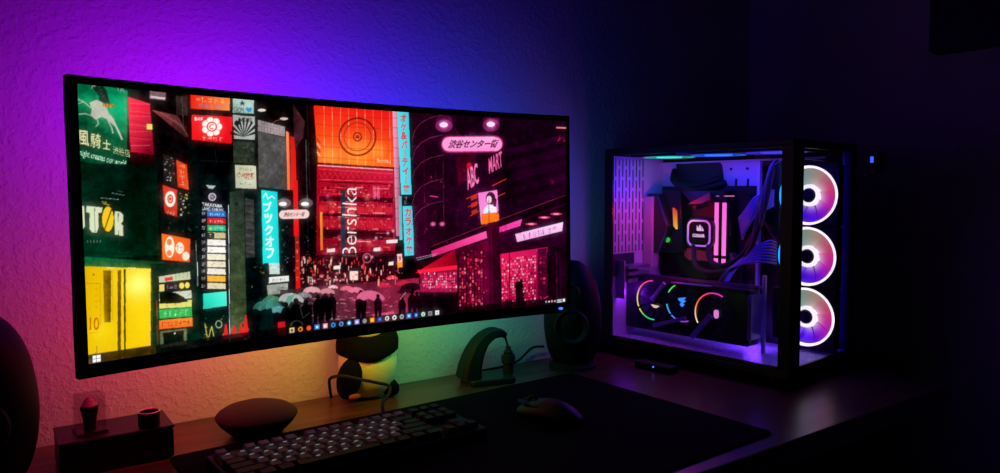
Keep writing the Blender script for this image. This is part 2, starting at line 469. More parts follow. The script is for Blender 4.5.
# dark shopfront behind
rect(156, 88, 190, 190, (16, 8, 10), .6)
fill([(150, 91), (166, 93), (166, 101), (150, 99)], (120, 90, 96)); fill([(151, 96), (166, 98), (165, 100), (151, 98)], (210, 190, 196))
fill([(152, 110), (178, 116), (189, 137), (186, 138)], ((150, 70, 66), (90, 40, 42), (50, 20, 24), (60, 20, 22)))
for k in range(5): line((155 + k * 6, 111 + k * 2), (188, 128 + k * 2.4), .25, (190, 120, 110), .6)
rect(176, 96, 188, 116, (40, 30, 28)); line((182, 97), (184, 130), .3, (90, 80, 70))
# stack of red lightboxes
fill([(190.5, 93), (230, 96.5), (230, 111), (191, 109)], ((225, 30, 24), (240, 120, 70), (236, 150, 70), (220, 40, 22)))
scribble((196, 97), (226, 99), (196, 103), 5, (255, 225, 130)); scribble((199, 103.5), (222, 105), (199, 108), 4, (60, 150, 235))
fill([(191.8, 115), (232.6, 117), (231.8, 144), (192, 140)], ((240, 34, 36), (228, 16, 28), (222, 12, 24), (236, 24, 28)))
for k in range(7):
    a = k / 7 * 2 * PI; ell(212 + 6.6 * math.cos(a), 127 + 6.2 * math.sin(a), 3.7, 3.6, (250, 240, 232))
ell(212, 127, 6, 5.8, (250, 240, 232))
for k in range(7):
    a = (k + .5) / 7 * 2 * PI; line((212 + 5 * math.cos(a), 127 + 5 * math.sin(a)), (212 + 9.6 * math.cos(a), 127 + 9.4 * math.sin(a)), .32, (228, 20, 28))
ell(212, 127, 5.2, 5, (228, 20, 28), 1, .25); ell(212, 127, 2.6, 2.5, (228, 20, 28), 1, .4, 40, 320)
write('B1F', (195, 117.5), (203, 118), (195, 120.5), (255, 240, 240), bold=.03); scribble((202, 136), (224, 137.6), (202, 140), 4, (255, 244, 240))
fill([(199, 146), (233, 147), (234, 175), (200, 174)], (7, 10, 11)); line((215, 150), (217, 166), .25, (40, 46, 46)); line((200, 161), (233, 162), .25, (36, 40, 42))
# lightboxes of the next building
fill([(233, 97), (254, 99), (254, 114), (233, 113)], ((150, 176, 164), (178, 196, 186), (150, 180, 178), (140, 170, 160)))
write('★', (239, 100), (246, 100.6), (239, 106), (14, 22, 22)); write('OOM', (234, 107), (244, 108), (234, 112.6), (60, 80, 78)); write('♥', (246, 107.5), (252, 108), (246, 112.5), (40, 120, 170))
fill([(233, 115), (255, 117), (255, 140), (234, 139)], (168, 172, 168))
for k in range(9):
    a0, a1 = math.radians(188 + k * 19), math.radians(188 + k * 19 + 10)
    fill([(244, 137), (244 + 14 * math.cos(a0), 137 + 19 * math.sin(a0)), (244 + 14 * math.cos(a1), 137 + 19 * math.sin(a1))], (18, 20, 22))
write('NOSE', (239, 117.5), (252, 118.5), (239, 121.5), (20, 24, 24), bold=.02); ell(237, 123.5, 2.4, 2.8, (18, 20, 22))
fill([(233, 141), (255, 143), (255, 164), (234, 163)], ((44, 60, 48), (30, 36, 32), (22, 30, 26), (60, 70, 50)))
scatter(235, 143, 254, 162, 26, [(90, 100, 80), (120, 110, 80), (14, 20, 18), (60, 90, 70)], .5, 1.6)
fill([(235, 165), (256, 166), (256.5, 189), (236, 188)], ((190, 190, 160), (206, 204, 180), (186, 188, 164), (176, 184, 160)))
write('食べ放題', (237, 172), (255, 173), (237, 179), (160, 60, 50), bold=.03); scribble((239, 167), (252, 168), (239, 171), 5, (120, 110, 60)); scribble((240, 182), (252, 182.6), (240, 186), 3, (50, 80, 70))
# little upright signs on the left facade
fill([(163, 154), (174, 158), (176, 187), (164, 184)], (24, 26, 24)); scatter(164, 157, 174, 184, 44, [(225, 220, 205), (190, 185, 170), (215, 70, 50), (16, 18, 18)], .4, 1.3, 1)
fill([(176.5, 160), (187, 165), (189, 190), (178, 187)], ((228, 70, 30), (214, 60, 26), (226, 90, 40), (200, 40, 26)))
[scribble((179.5, 164 + k * 5.6), (186, 165 + k * 5.6), (179.8, 168.6 + k * 5.6), 1, (250, 226, 190)) for k in range(4)]
fill([(163, 185), (177, 190), (177.5, 217), (165, 213)], ((220, 50, 30), (228, 60, 34), (170, 40, 26), (190, 40, 24)))
ell(170.5, 199, 5.2, 8, (245, 236, 220)); ell(170.5, 199, 3, 4.6, (205, 50, 34), 1, .4); ell(170.5, 199, 1.3, 2, (205, 50, 34)); scribble((166, 209), (176, 211), (166, 214), 3, (245, 200, 170))
scatter(178, 192, 189, 216, 34, [(210, 180, 60), (220, 214, 180), (90, 80, 40), (20, 26, 22), (200, 200, 170)], .5, 1.8, 1)
scatter(164, 214, 200, 232, 18, [(20, 50, 44), (30, 70, 60), (90, 100, 80)], .5, 2, .5)
# coffee shop lettering
rect(78, 163, 160, 255, ((3, 30, 20), (4, 22, 18), (4, 44, 26), (3, 40, 24)), .9)
line((101, 198), (119, 199.5), .35, (170, 190, 180)); line((112, 193), (125, 195.5), .35, (150, 170, 165)); line((118, 191), (123, 192), .3, (110, 120, 120)); line((103, 203), (110, 205.5), .6, (200, 180, 50)); line((102, 201.5), (107, 202.5), .35, (220, 200, 70))
lt = (206, 214, 180)
fill([(81.5, 206), (84.5, 206), (85.5, 226), (83.5, 229), (81.5, 229)], lt)
fill([(87, 206), (103, 207.5), (102, 213), (98.8, 213), (98.8, 228), (97, 232.5), (92.5, 232.5), (90, 229), (90, 213), (86.5, 212)], lt); line((95, 208), (95.6, 232), .35, (20, 50, 34))
ell(108.3, 219, 5.8, 12.5, (236, 192, 24)); fill([(112, 207.5), (113, 208), (105, 231), (104, 230.5)], (60, 50, 10))
fill([(115, 211), (121, 212), (123.5, 215), (123.5, 221), (121.5, 223.5), (123.5, 226), (123.5, 236), (119.6, 235.5), (119.3, 227), (118.8, 235), (115, 234.5)], lt); line((118.6, 213), (118.8, 222), .35, (20, 50, 34))
for k in range(5): line((88 + k * 3.2, 240), (88 + k * 3.2, 242.5), .3, (140, 150, 110))
fill([(77, 256), (166, 262), (166, 272), (77, 267)], ((10, 84, 44), (8, 60, 34), (6, 50, 28), (10, 90, 46)))
line((78, 252), (158, 256), .4, (2, 14, 8))
# yellow doors
fill([(83, 266), (151, 268.5), (151, 356), (86, 368)], ((214, 168, 8), (246, 214, 30), (240, 200, 16), (226, 184, 12)))
blob(139, 284, 11, (255, 240, 130), .8); blob(100, 330, 9, (250, 220, 40), .3)
fill([(103.5, 270), (111.5, 270.5), (111, 322), (104.5, 322)], ((120, 84, 6), (70, 46, 4), (60, 40, 6), (170, 130, 10)))
fill([(118, 270), (121.5, 270), (121, 360), (118, 360)], (96, 66, 4)); fill([(124, 269), (126, 269), (126, 359), (124.6, 359)], (46, 30, 4)); line((113, 270), (113, 320), .3, (180, 140, 10))
line((87, 283), (101, 283.5), .35, (150, 108, 6)); line((100.5, 283), (101, 325), .3, (176, 130, 10)); ell(94, 274.5, .9, 1, (90, 60, 6))
[scribble((95, 287 + k * 6), (98.5, 287 + k * 6), (95, 291.5 + k * 6), 1, (190, 136, 10)) for k in range(4)]
write('10', (90, 317), (99.5, 317), (90, 330), (196, 96, 6), bold=.01); line((90, 333), (98.5, 332), .3, (200, 120, 10)); line((97, 346), (97.5, 352), .35, (90, 60, 6)); line((94, 354), (97.5, 352), .3, (90, 60, 6))
for x in (107, 128): line((x, 267.6), (x + 8, 267.9), .4, (255, 244, 200))
# frame right of the doors with stacked signs
rect(151, 264, 200, 350, ((8, 34, 22), (8, 30, 24), (6, 30, 22), (6, 44, 26))); line((157, 300), (158, 346), .5, (150, 60, 30)); line((152, 270), (153, 352), .5, (30, 90, 50))
fill([(162, 233.5), (190.5, 239), (190, 262), (162.5, 259.5)], ((246, 110, 30), (236, 92, 28), (226, 84, 28), (240, 100, 28)))
ell(170, 247, 4.8, 10.5, (250, 236, 215)); ell(169.6, 242, 2.6, 3.4, (230, 120, 60)); ell(169.5, 253, 2.6, 3, (236, 130, 70)); ell(180, 248, 4.2, 5.8, (248, 226, 200)); ell(186, 256, 3.6, 4.4, (248, 226, 200)); scribble((176.5, 244), (183.5, 245), (176.5, 252), 2, (190, 70, 40))
fill([(159, 276.5), (190, 271.5), (191, 279), (159.5, 282.5)], (196, 200, 160)); fill([(165, 277.5), (173, 276.4), (173, 280), (165, 281)], (220, 50, 60)); scribble((175, 274), (189, 272), (175, 279.5), 4, (120, 130, 90))
fill([(159.5, 284), (191, 281), (191.5, 288.5), (159.5, 291.5)], (26, 20, 24)); fill([(159.5, 284.5), (164.5, 284), (164.5, 291), (159.5, 291.5)], (226, 206, 120)); ell(182, 285.5, 2.6, 3, (240, 214, 90)); ell(187.5, 285, 2.4, 3, (240, 214, 90)); scribble((166, 285), (178, 283.6), (166, 290.4), 3, (190, 150, 170))
fill([(159.5, 293), (191.5, 290), (192, 298), (159.5, 301)], (196, 206, 184)); scatter(176, 290, 190, 297, 12, [(60, 170, 150), (220, 90, 80)], .6, 1.5)
fill([(159.5, 302.5), (192, 299.5), (192, 306.5), (159.5, 308.5)], (224, 214, 110)); scatter(163, 303, 190, 307, 10, [(250, 240, 180), (170, 150, 60)], .6, 2)
fill([(160, 293), (166, 291.5), (176, 292.5), (184, 297), (188.5, 301.5), (176, 303), (160, 303.5)], (5, 8, 8))
fill([(159.5, 309.5), (192, 307), (192.5, 316), (159.5, 318.5)], (40, 176, 80)); scribble((163, 311), (190, 309), (163, 317), 5, (216, 244, 214))
fill([(159.5, 320), (192.5, 317), (193, 326), (159.5, 329)], ((244, 120, 40), (240, 150, 50), (236, 110, 36), (240, 90, 30))); scribble((162, 322), (191, 319.5), (162, 327), 7, (60, 20, 10))
fill([(160, 331), (187, 328), (187, 344), (161, 347.5)], (90, 96, 66)); fill([(163, 332.5), (184, 330), (184, 341), (164, 344)], (8, 18, 14)); ell(175, 333, .9, 1, (190, 200, 170))
line((197.5, 262), (198, 286), .55, (210, 220, 210)); line((196, 240), (197, 262), .35, (120, 140, 120))
# tall directory sign
fill([(200, 188), (228, 190), (229, 305), (201, 310)], (6, 8, 12))
ell(212.5, 197, 3.9, 4, (200, 190, 205)); ell(212.5, 197, 2.6, 2.7, (20, 16, 24), 1, .3); ell(212.5, 197, 1.2, 1.3, (20, 16, 24), 1, .4)
write('TAKAYAMA', (202.5, 202.5), (222.5, 204.5), (202.5, 206), (225, 228, 235), bold=.03); write('LAND KAIKAN', (202.5, 206.8), (223.5, 208.6), (202.5, 210), (205, 210, 220), bold=.03)
fill([(206, 185), (216, 186), (213, 189), (209, 188.5)], (170, 190, 185))
rows = [(30, 112, 190), (208, 28, 34), (30, 176, 130), (200, 186, 140), (236, 232, 226), (240, 238, 232), (232, 226, 200), (232, 220, 190), (230, 226, 214), (240, 176, 50), (220, 208, 170)]
for k, c in enumerate(rows):
    y = 210.5 + k * 7.2
    fill([(207.5, y), (225.5, y + .6), (226, y + 6.4), (207.5, y + 6)], c)
    write(('9F', '8F', '7F', '6F', '5F', '4F', '3F', '2F', '1F', 'B1F', 'B2F')[k], (202, y + 1.4), (205.6, y + 1.5), (202, y + 4.6), (190, 195, 200))
    if k in (0, 1, 2): scribble((210, y + 2.2), (224, y + 2.6), (210, y + 5), 6, (240, 240, 235))
    else: scatter(209, y + 1.4, 223, y + 4, 7, [(200, 150, 60), (170, 80, 60), (90, 90, 100), (240, 200, 120)], .5, 1.5, .7, .6)
ell(210.5, 228.5, 1.2, 1.3, (236, 200, 40)); fill([(207.5, 232.6), (214.5, 232.8), (214.5, 238.5), (207.5, 238.2)], (24, 24, 28)); scribble((209.5, 233.4), (212.5, 233.4), (209.5, 237.4), 1, (220, 210, 160))
line((228.6, 205), (230, 340), .55, (206, 214, 220))
fill([(203, 293.5), (226.5, 291), (227, 305.5), (203.5, 309)], ((40, 220, 190), (90, 240, 214), (70, 226, 200), (30, 190, 166)))
# concrete pier, ribs
fill([(230, 192), (244, 190), (247, 335), (231, 338)], ((40, 54, 44), (26, 34, 30), (64, 78, 48), (72, 86, 50)))
for y in (232, 300): line((231, y), (247, y - 1), .3, (24, 30, 26))
ell(237, 204, 1.8, 2, (16, 24, 22))
fill([(245, 198), (254, 200), (255, 258), (246, 258)], (44, 46, 44))
for k in range(7): line((245, 206 + k * 8), (255, 207 + k * 8), .5, (18, 20, 20)); line((246, 203 + k * 8), (253, 204 + k * 8), .6, (82, 86, 78), .7)
rect(245, 258, 262, 300, (6, 12, 14)); scatter(246, 260, 275, 300, 22, [(20, 60, 60), (70, 90, 60), (150, 130, 50), (20, 30, 34)], .6, 2.4, .7)
scatter(203, 314, 250, 342, 46, [(30, 60, 44), (90, 110, 70), (200, 190, 90), (20, 34, 28), (120, 140, 110)], .5, 2.2, .7)
poly_line([(205, 323), (208, 340), (212, 326), (214, 336)], .6, (220, 204, 90)); ell(219, 324, 3.4, 4, (150, 170, 140), 1, .25)
for x, y, h in ((226, 339, 15), (234, 337, 12), (241, 337, 14), (246, 335, 20)):
    fill([(x - 2.8, y), (x - .7, y - h), (x + .7, y - h), (x + 2.8, y - .6)], (232, 34, 34))
# blank grey big screen, orange edge
fill([(258, 120), (285, 127), (285, 137), (258, 131)], (150, 136, 138))
for k in range(9): line((258.5 + k * 3, 121 + k * .8), (259 + k * 3, 131 + k * .7), .2, (90, 76, 80))
for k in range(3): line((258, 123 + k * 3), (285, 129.5 + k * 2.8), .2, (90, 76, 80))
fill([(258, 131), (286, 138), (287, 190), (259, 187)], ((74, 72, 72), (66, 64, 64), (58, 58, 56), (66, 66, 64)))
ell(262, 110.5, 4, 1.5, (226, 212, 200)); ell(284, 119, 4, 1.4, (220, 190, 180)); poly_line([(284, 119), (276, 121), (272, 124)], .35, (190, 100, 70))
fill([(286, 131), (289, 133), (290.5, 190), (287.5, 190)], ((240, 150, 110), (240, 120, 70), (236, 80, 40), (240, 130, 90)))
fill([(290, 136), (295.5, 138), (296.5, 190), (291, 190)], ((170, 20, 20), (200, 24, 22), (232, 34, 28), (226, 40, 30)))
fill([(293, 104), (305, 122), (303, 138), (295, 150)], ((70, 34, 40), (96, 50, 50), (46, 20, 26), (40, 20, 26)))
line((307, 104), (310, 190), .7, (34, 26, 26)); line((306, 140), (308.5, 250), .45, (176, 168, 166), .6); rect(309, 104, 313.5, 260, (8, 4, 6))
# turquoise vertical book shop sign
fill([(261.5, 190), (277.5, 192), (279.5, 263), (263, 263)], ((30, 226, 220), (16, 206, 206), (20, 214, 208), (24, 220, 214)))
poly_line([(263, 198), (266, 193), (268, 199), (272, 196), (275, 199)], .9, (230, 250, 246))
column('ブックオフ', (267.5, 201), (270.5, 259), 8.5, (240, 255, 252), bold=.03)
fill([(269, 263), (279.5, 263), (280, 274), (269.5, 274)], (190, 210, 206)); scatter(270, 264, 279, 273, 10, [(60, 110, 110), (240, 250, 250)], .6, 1.5)
rect(280, 214, 292, 262, (10, 16, 18)); scatter(280, 225, 294, 290, 40, [(150, 160, 150), (200, 200, 190), (90, 60, 60), (20, 24, 26)], .5, 1.8, .6)
fill([(269, 277), (289, 275.5), (289, 281), (269, 283)], (226, 228, 222)); scribble((272, 278.4), (286, 277.4), (272, 281.4), 4, (40, 50, 50)); fill([(267, 285), (288, 283), (288, 293), (268, 295)], ((150, 154, 146), (170, 170, 160), (130, 134, 126), (150, 154, 146)))
scatter(268, 284, 288, 294, 22, [(60, 60, 60), (240, 240, 230), (200, 190, 160)], .6, 2.4, .7, .5)
# red pole
fill([(293, 180), (297.5, 180), (299, 236), (294, 236)], (226, 24, 28)); fill([(295, 236), (299.5, 236), (300.5, 293), (296, 293)], ((170, 40, 34), (150, 40, 34), (230, 20, 24), (220, 14, 20)))
[scribble((296, 240 + k * 9), (299, 240 + k * 9), (296, 245 + k * 9), 1, (240, 160, 120)) for k in range(5)]
rect(300, 200, 318, 300, (8, 6, 10), .75); scatter(300, 215, 318, 296, 36, [(120, 60, 60), (200, 150, 130), (60, 30, 36), (230, 210, 200)], .4, 1.4, .6)
# street lamps with the oval street sign, near left
for x, y in ((284, 203), (306, 203)):
    blob(x, y, 3.2, (255, 220, 215), .8); ell(x, y, 7, 4.6, (120, 100, 104), .75); ell(x - 1, y + 1, 4, 2, (255, 246, 240))
poly_line([(284, 199), (295, 208), (306, 199)], .4, (60, 50, 54))
ell(283.5, 214.6, 4.4, 4.4, (236, 200, 196)); ell(305, 214, 4.4, 4.4, (236, 200, 196)); fill([(283.5, 210.2), (305, 209.6), (305, 218.4), (283.5, 219)], (236, 200, 196)); write('渋谷センター街', (284, 212.4), (305, 212), (283.6, 216.8), (90, 40, 50), shear=.3, bold=.02)
# big red LED wall with ring emblem
fill([(313.5, 104.5), (393.5, 111.5), (394, 167.5), (318, 162.5)], ((228, 34, 20), (224, 22, 26), (236, 90, 20), (244, 110, 30)))
blob(358, 152, 16, (255, 150, 40), .55); blob(330, 155, 10, (255, 140, 50), .5); blob(378, 150, 9, (255, 160, 40), .45)
for k in range(9):
    x = 324 + k * 8.2; line((x, 105 + k * .8), (x + .6, 164 + k * .3), .38, (255, 190, 150), .8)
for k in range(5): line((314, 113 + k * 11), (394, 119.5 + k * 10.6), .28, (120, 8, 10), .7)
ell(357.5, 137, 19, 19.5, (130, 16, 14), .9, .09); ell(357.5, 137, 14, 14.5, (150, 24, 16), .8, .06); ell(357.5, 137, 4.6, 4.8, (140, 20, 16), .9, .3); ell(357.5, 137, 1.8, 1.9, (140, 20, 16), .9)
write('Bershka', (377, 158.6), (391, 159.6), (377, 162.4), (255, 214, 180))
for k in range(4): line((317, 139 + k * 4.4), (320.5, 143.5 + k * 4.4), .8, ((20, 8, 8), (220, 200, 190))[k % 2])
# red glass facade
fill([(317, 164), (394, 169), (396, 300), (316, 300)], ((180, 14, 34), (200, 24, 60), (120, 8, 34), (80, 10, 26)))
line((318, 165.5), (393, 170), .9, (255, 180, 190)); line((319, 169), (393, 174), .4, (255, 110, 110), .8)
for k in range(14): line((319 + k * 5.3, 172), (322 + k * 5.3, 178.5), .3, (255, 90, 80), .75); line((322 + k * 5.3, 178.5), (324.3 + k * 5.3, 172.5), .3, (230, 70, 60), .7)
line((319, 179.5), (393, 182), .45, (250, 90, 90)); line((319, 181.6), (393, 184.5), .8, (60, 4, 14))
pr_ = [(220, 24, 44), (170, 12, 36), (90, 4, 20), (245, 70, 70), (255, 130, 120), (60, 2, 14), (200, 30, 60)]
scatter(319, 184, 392, 262, 420, pr_, .6, 3.2, .75); scatter(319, 184, 392, 262, 150, [(255, 170, 150), (255, 220, 200), (255, 110, 60), (255, 120, 150)], .4, 1.3, .9)
for y0, y1, c, a in ((196, 201, (30, 2, 12), .75), (213, 216, (40, 2, 14), .75), (229, 238, (24, 2, 10), .8), (205, 211, (230, 60, 50), .35), (219, 227, (230, 50, 56), .35)): fill([(319, y0), (393, y0 + 2), (393, y1 + 2), (319, y1)], c, a)
for k in range(9): line((319 + k * 9.2, 183), (319.6 + k * 9.2, 255), .3, (60, 2, 16), .8)
fill([(340.5, 190), (345.5, 190), (346, 262), (341, 262)], (30, 60, 74), .85)
for p in ((373, 186), (377, 186.4)): fill([p, (p[0] + 2.6, p[1]), (p[0] + 2.8, p[1] + 13), (p[0] + .2, p[1] + 13)], (250, 150, 180), .45)
for k in range(46):
    x, y = rng.uniform(319, 386), rng.uniform(184, 256); w_ = rng.uniform(2, 16)
    fill([(x, y), (min(393, x + w_), y + w_ * .03), (min(393, x + w_), y + w_ * .03 + rng.uniform(.5, 1.5)), (x, y + .9)], [(255, 70, 80), (255, 140, 150), (210, 16, 44), (255, 200, 196), (90, 2, 20), (255, 90, 60)][k % 6], .7)
for k in range(14): blob(rng.uniform(322, 390), rng.uniform(190, 256), rng.uniform(1.4, 4), [(255, 60, 90), (255, 120, 90), (255, 90, 150)][k % 3], .6)
fill([(340.5, 196), (345, 196), (345.5, 260), (341, 260)], (40, 50, 66), .6)
# Bershka, reading upwards
write('Bershka', (342.4, 256), (342.4, 186), (356.6, 256.5), (255, 232, 236), bold=-.012)
fill([(320, 212), (322.5, 212), (323, 250), (320.5, 250)], ((240, 150, 50), (240, 130, 40), (230, 90, 30), (236, 120, 40)))
# street level in the middle
rect(300, 256, 400, 325, ((16, 8, 12), (50, 4, 20), (46, 6, 22), (22, 16, 18)), .75)
scatter(300, 258, 402, 292, 260, [(210, 40, 50), (255, 120, 90), (255, 210, 200), (80, 6, 24), (20, 6, 10), (230, 150, 120), (255, 80, 100)], .4, 1.8, .75)
rect(333, 259, 400, 268, (14, 4, 10), .7); fill([(349.5, 271), (358, 271), (358, 280), (350, 280)], (250, 214, 206)); scatter(350, 272, 357, 279, 7, [(200, 60, 70)], .5, 1.2)
for x, y, s in ((331, 249, 8), (377, 248, 7), (392, 240, 11), (337, 266, 7), (391, 262, 5)):
    fill([(x - s / 2, y), (x + s / 2, y - .8), (x + s / 2, y + 2.8), (x - s / 2, y + 3.4)], (255, 214, 214))
for x, y in ((388, 233), (393, 231), (376, 238), (366, 257), (372, 257)): blob(x, y, 1.6, (255, 180, 190), .9)
ell(367, 258, 4.5, 5, (255, 120, 140), .7, .18)
fill([(397, 254), (402, 253.5), (402.5, 267), (397.5, 267.5)], (250, 190, 180)); fill([(397, 262), (402.4, 262), (402.5, 267), (397.5, 267.5)], (250, 150, 30)); write('9', (398.4, 256), (401, 256), (398.4, 261), (170, 30, 110), bold=.03)
# wet street
rect(280, 290, 420, 334, ((50, 40, 44), (190, 40, 84), (170, 44, 80), (40, 38, 40)), .8)
scatter(285, 297, 420, 326, 260, [(190, 150, 150), (230, 90, 120), (40, 20, 26), (120, 30, 50), (10, 8, 10), (240, 180, 190)], .5, 2.6, .6, .35)
fill([(372, 314), (394, 311), (396, 322), (376, 325)], (230, 90, 120), .75)
def umbrella(x, y, r, c, tilt=0., hi=None):
    pts = [(x - r, y)] + [(x - r * math.cos(t), y - r * .62 * math.sin(t) - tilt * r * math.cos(t)) for t in np.linspace(0.05, PI - .05, 13)] + [(x + r, y)]
    n = 6
    for k in range(n): 
        f = 1 - (k + .5) / n; pts.append((x - r + 2 * r * f, y + (r * .1 if k % 2 == 0 else -.2 * r * .2)))
    fill(pts, c); 
    for k in (-.5, -.1, .35): line((x, y - r * .62), (x + k * r * 1.3, y), .22, hi or tuple(min(255, int(q * 1.35) + 8) for q in c), .7)
def figure(x, y, h, c=(6, 5, 8)):
    w_ = h * .17
    ell(x, y - h * .92, h * .075, h * .085, c)
    fill([(x - w_ * .5, y - h * .84), (x + w_ * .5, y - h * .84), (x + w_, y - h * .66), (x + w_ * .9, y - h * .42), (x + w_ * .8, y), (x + w_ * .2, y), (x, y - h * .4), (x - w_ * .2, y), (x - w_ * .8, y), (x - w_ * .9, y - h * .42), (x - w_, y - h * .66)], c)
for k in range(120):
    x, y = rng.uniform(300, 420), rng.uniform(296, 324); c = [(255, 120, 150), (200, 40, 80), (230, 180, 190), (120, 20, 44), (255, 190, 200)][k % 5]
    fill([(x, y), (x + rng.uniform(1, 5), y - .3), (x + rng.uniform(1, 5), y + rng.uniform(.4, 1.1)), (x, y + .8)], c, .55)
figure(325, 322, 32); figure(332, 319, 27); figure(318, 324, 30)
for x, y, r, c in ((312, 292, 9, (214, 150, 160)), (327, 293, 8, (190, 120, 132)), (347, 290, 7, (214, 100, 124)), (356, 292, 8, (220, 110, 140)), (304, 297, 8, (140, 140, 146)), (333, 288, 5, (236, 170, 176)), (384, 287, 7, (190, 40, 74)), (404, 285, 8, (200, 30, 60)), (392, 279, 6, (226, 60, 80))): umbrella(x, y, r, c)
fill([(262, 300), (270, 294), (279, 297), (282, 302)], (60, 110, 84)); umbrella(268, 309, 15, (50, 110, 98), .0, (120, 180, 160)); umbrella(279, 312, 10, (84, 146, 146))
umbrella(292, 301, 13, (176, 178, 176), .1); fill([(284, 304), (288, 296), (296, 293), (288, 307)], (110, 170, 150))
figure(270, 338, 30, (4, 10, 12)); figure(286, 336, 34, (5, 9, 11)); figure(296, 334, 36, (4, 7, 9)); figure(306, 333, 34, (6, 8, 10)); fill([(262, 312), (272, 308), (276, 338), (258, 340)], (8, 22, 22)); fill([(286, 312), (312, 304), (312, 334), (286, 336)], (5, 8, 10))
ell(297, 325, 6.5, 5, (70, 84, 84), .8, .2); poly_line([(300, 306), (303, 318), (310, 312)], .3, (120, 130, 130)); fill([(278, 322), (285, 321), (286, 334), (278, 335)], (200, 24, 34))
figure(361, 324, 34, (8, 4, 8)); umbrella(371, 299, 14, (206, 92, 132), .08, (236, 140, 170)); figure(378, 318, 24, (20, 6, 14))
for x, y, r, c in ((412, 290, 12, (26, 10, 22)), (443, 287, 10, (230, 110, 150)), (430, 296, 9, (36, 10, 26)), (405, 293, 7, (60, 14, 34))): umbrella(x, y, r, c)
for x in (402, 412, 417, 428, 441, 450): figure(x, 319 - (x - 402) * .13, rng.uniform(22, 32), (12, 3, 9))
line((400, 299), (406, 292), .35, (250, 220, 220))
# building edge and the two turquoise karaoke signs
fill([(392.5, 111), (398, 111.6), (401, 236), (396, 236)], ((250, 170, 190), (200, 110, 140), (150, 70, 110), (226, 130, 160)))
for k in range(11): line((392.5, 118 + k * 10), (399.5, 118.6 + k * 10), .3, (110, 30, 60))
fill([(398.6, 196), (401.6, 196), (402.6, 240), (399.6, 240)], (90, 180, 190))
fill([(397, 110.6), (408.6, 112), (411.6, 194.5), (401, 194.5)], ((70, 214, 226), (60, 196, 210), (66, 206, 220), (84, 220, 230)))
column('オケ&パーティー館', (403, 114), (406.5, 193), 6, (226, 22, 54), bold=.03)
fill([(402.4, 206), (412, 206), (414.5, 255), (404.6, 256)], ((70, 210, 224), (62, 196, 210), (66, 204, 216), (80, 214, 226)))
column('カラオケ館', (407.6, 207.5), (409.6, 254.5), 6.2, (226, 22, 54), bold=.03); [scribble((404, 196 + k * 4.6), (407.6, 196 + k * 4.6), (404, 200 + k * 4.6), 1, (230, 170, 200)) for k in range(2)]
# dark magenta building on the right of it
fill([(411, 110), (444, 113), (446, 250), (414, 262)], ((40, 4, 28), (26, 2, 20), (36, 3, 26), (56, 6, 36)))
for y0 in (114, 134, 154, 178, 200):
    poly_line([(412, y0 + 26), (415, y0 + 16), (421, y0 + 9), (430, y0 + 4), (443, y0 + 1)], .4, (180, 70, 110), .8)
for x, c in ((424, (120, 30, 70)), (435, (90, 16, 54)), (443, (130, 40, 84))): line((x, 150), (x + 1, 235), .35, c, .8)
scatter(414, 150, 446, 248, 50, [(150, 20, 80), (90, 8, 50), (220, 60, 120), (20, 2, 14)], .5, 2.4, .6); line((430, 196), (438, 197), .8, (255, 70, 160)); rect(449, 210, 464, 243, (30, 3, 22), .7); line((449, 213), (449, 240), .6, (240, 130, 170))
for x in (433, 442): blob(x, 224, 2, (255, 120, 190), 1); ell(x, 224, 3, 2.2, (240, 90, 160), .6)
# near right: facade in perspective, eaves
fill([(446, 112), (566, 118), (566, 205), (446, 252)], ((24, 2, 20), (14, 1, 14), (46, 3, 38), (36, 2, 26)))
for k in range(6): fill([(505 + k * 3, 150 + k * 12), (566, 134 + k * 13), (566, 141 + k * 13), (503 + k * 3, 158 + k * 12)], (58, 6, 50), .35)
scatter(448, 140, 480, 225, 40, [(90, 10, 50), (60, 4, 36), (150, 20, 50), (20, 2, 14)], .6, 3, .55)
fill([(456, 158), (476, 148), (474, 176), (458, 186)], (100, 12, 34), .5); ell(469, 166, 2.6, 3.4, (190, 20, 50)); line((454, 128), (462, 140), .35, (140, 20, 60))
write('ABC', (465.6, 170), (477, 162.5), (467.6, 190.5), (255, 120, 180), bold=.02); write('MART', (488, 158), (501.5, 151), (489, 174), (236, 96, 160), bold=.02)
for p, q in (((466, 199), (480, 193)), ((468, 207), (480, 202)), ((492, 186), (506, 179)), ((496, 197), (505, 193)), ((470, 216), (479, 211))): line(p, q, .7, (246, 60, 30))
for k in range(3): fill([(471 + k * .3, 196 + k * 7.5), (477, 193.6 + k * 7.5), (477, 198 + k * 7.5), (471 + k * .3, 200.6 + k * 7.5)], (170, 40, 26))
rect(556, 127, 566, 129, (255, 150, 150), .8); scatter(555, 134, 565, 141, 14, [(226, 30, 50), (255, 80, 90), (120, 8, 24)], .6, 1.8, .9); blob(552, 182, 2.4, (160, 10, 60), .7)
# poster of a person
fill([(478, 193), (497, 190), (499, 222), (481, 224)], ((255, 110, 200), (250, 140, 214), (236, 110, 190), (255, 150, 214)))
ell(490.5, 198.5, 4.8, 6.4, (60, 10, 40)); ell(489, 199.6, 2.6, 3.8, (255, 200, 220)); fill([(482, 222), (484, 208), (489, 204), (496, 207), (498, 220)], (255, 226, 240)); fill([(493, 198), (496.5, 199), (496, 207), (493, 206)], (60, 10, 40))
fill([(481, 214), (498.6, 212), (499, 222.5), (481.4, 224.5)], (250, 110, 20)); scatter(482, 211, 498, 214, 10, [(60, 10, 40), (30, 0, 20)], .6, 1.4, .9); scatter(483, 217, 497, 221, 10, [(255, 190, 70), (220, 60, 10)], .8, 2, .7, .6)
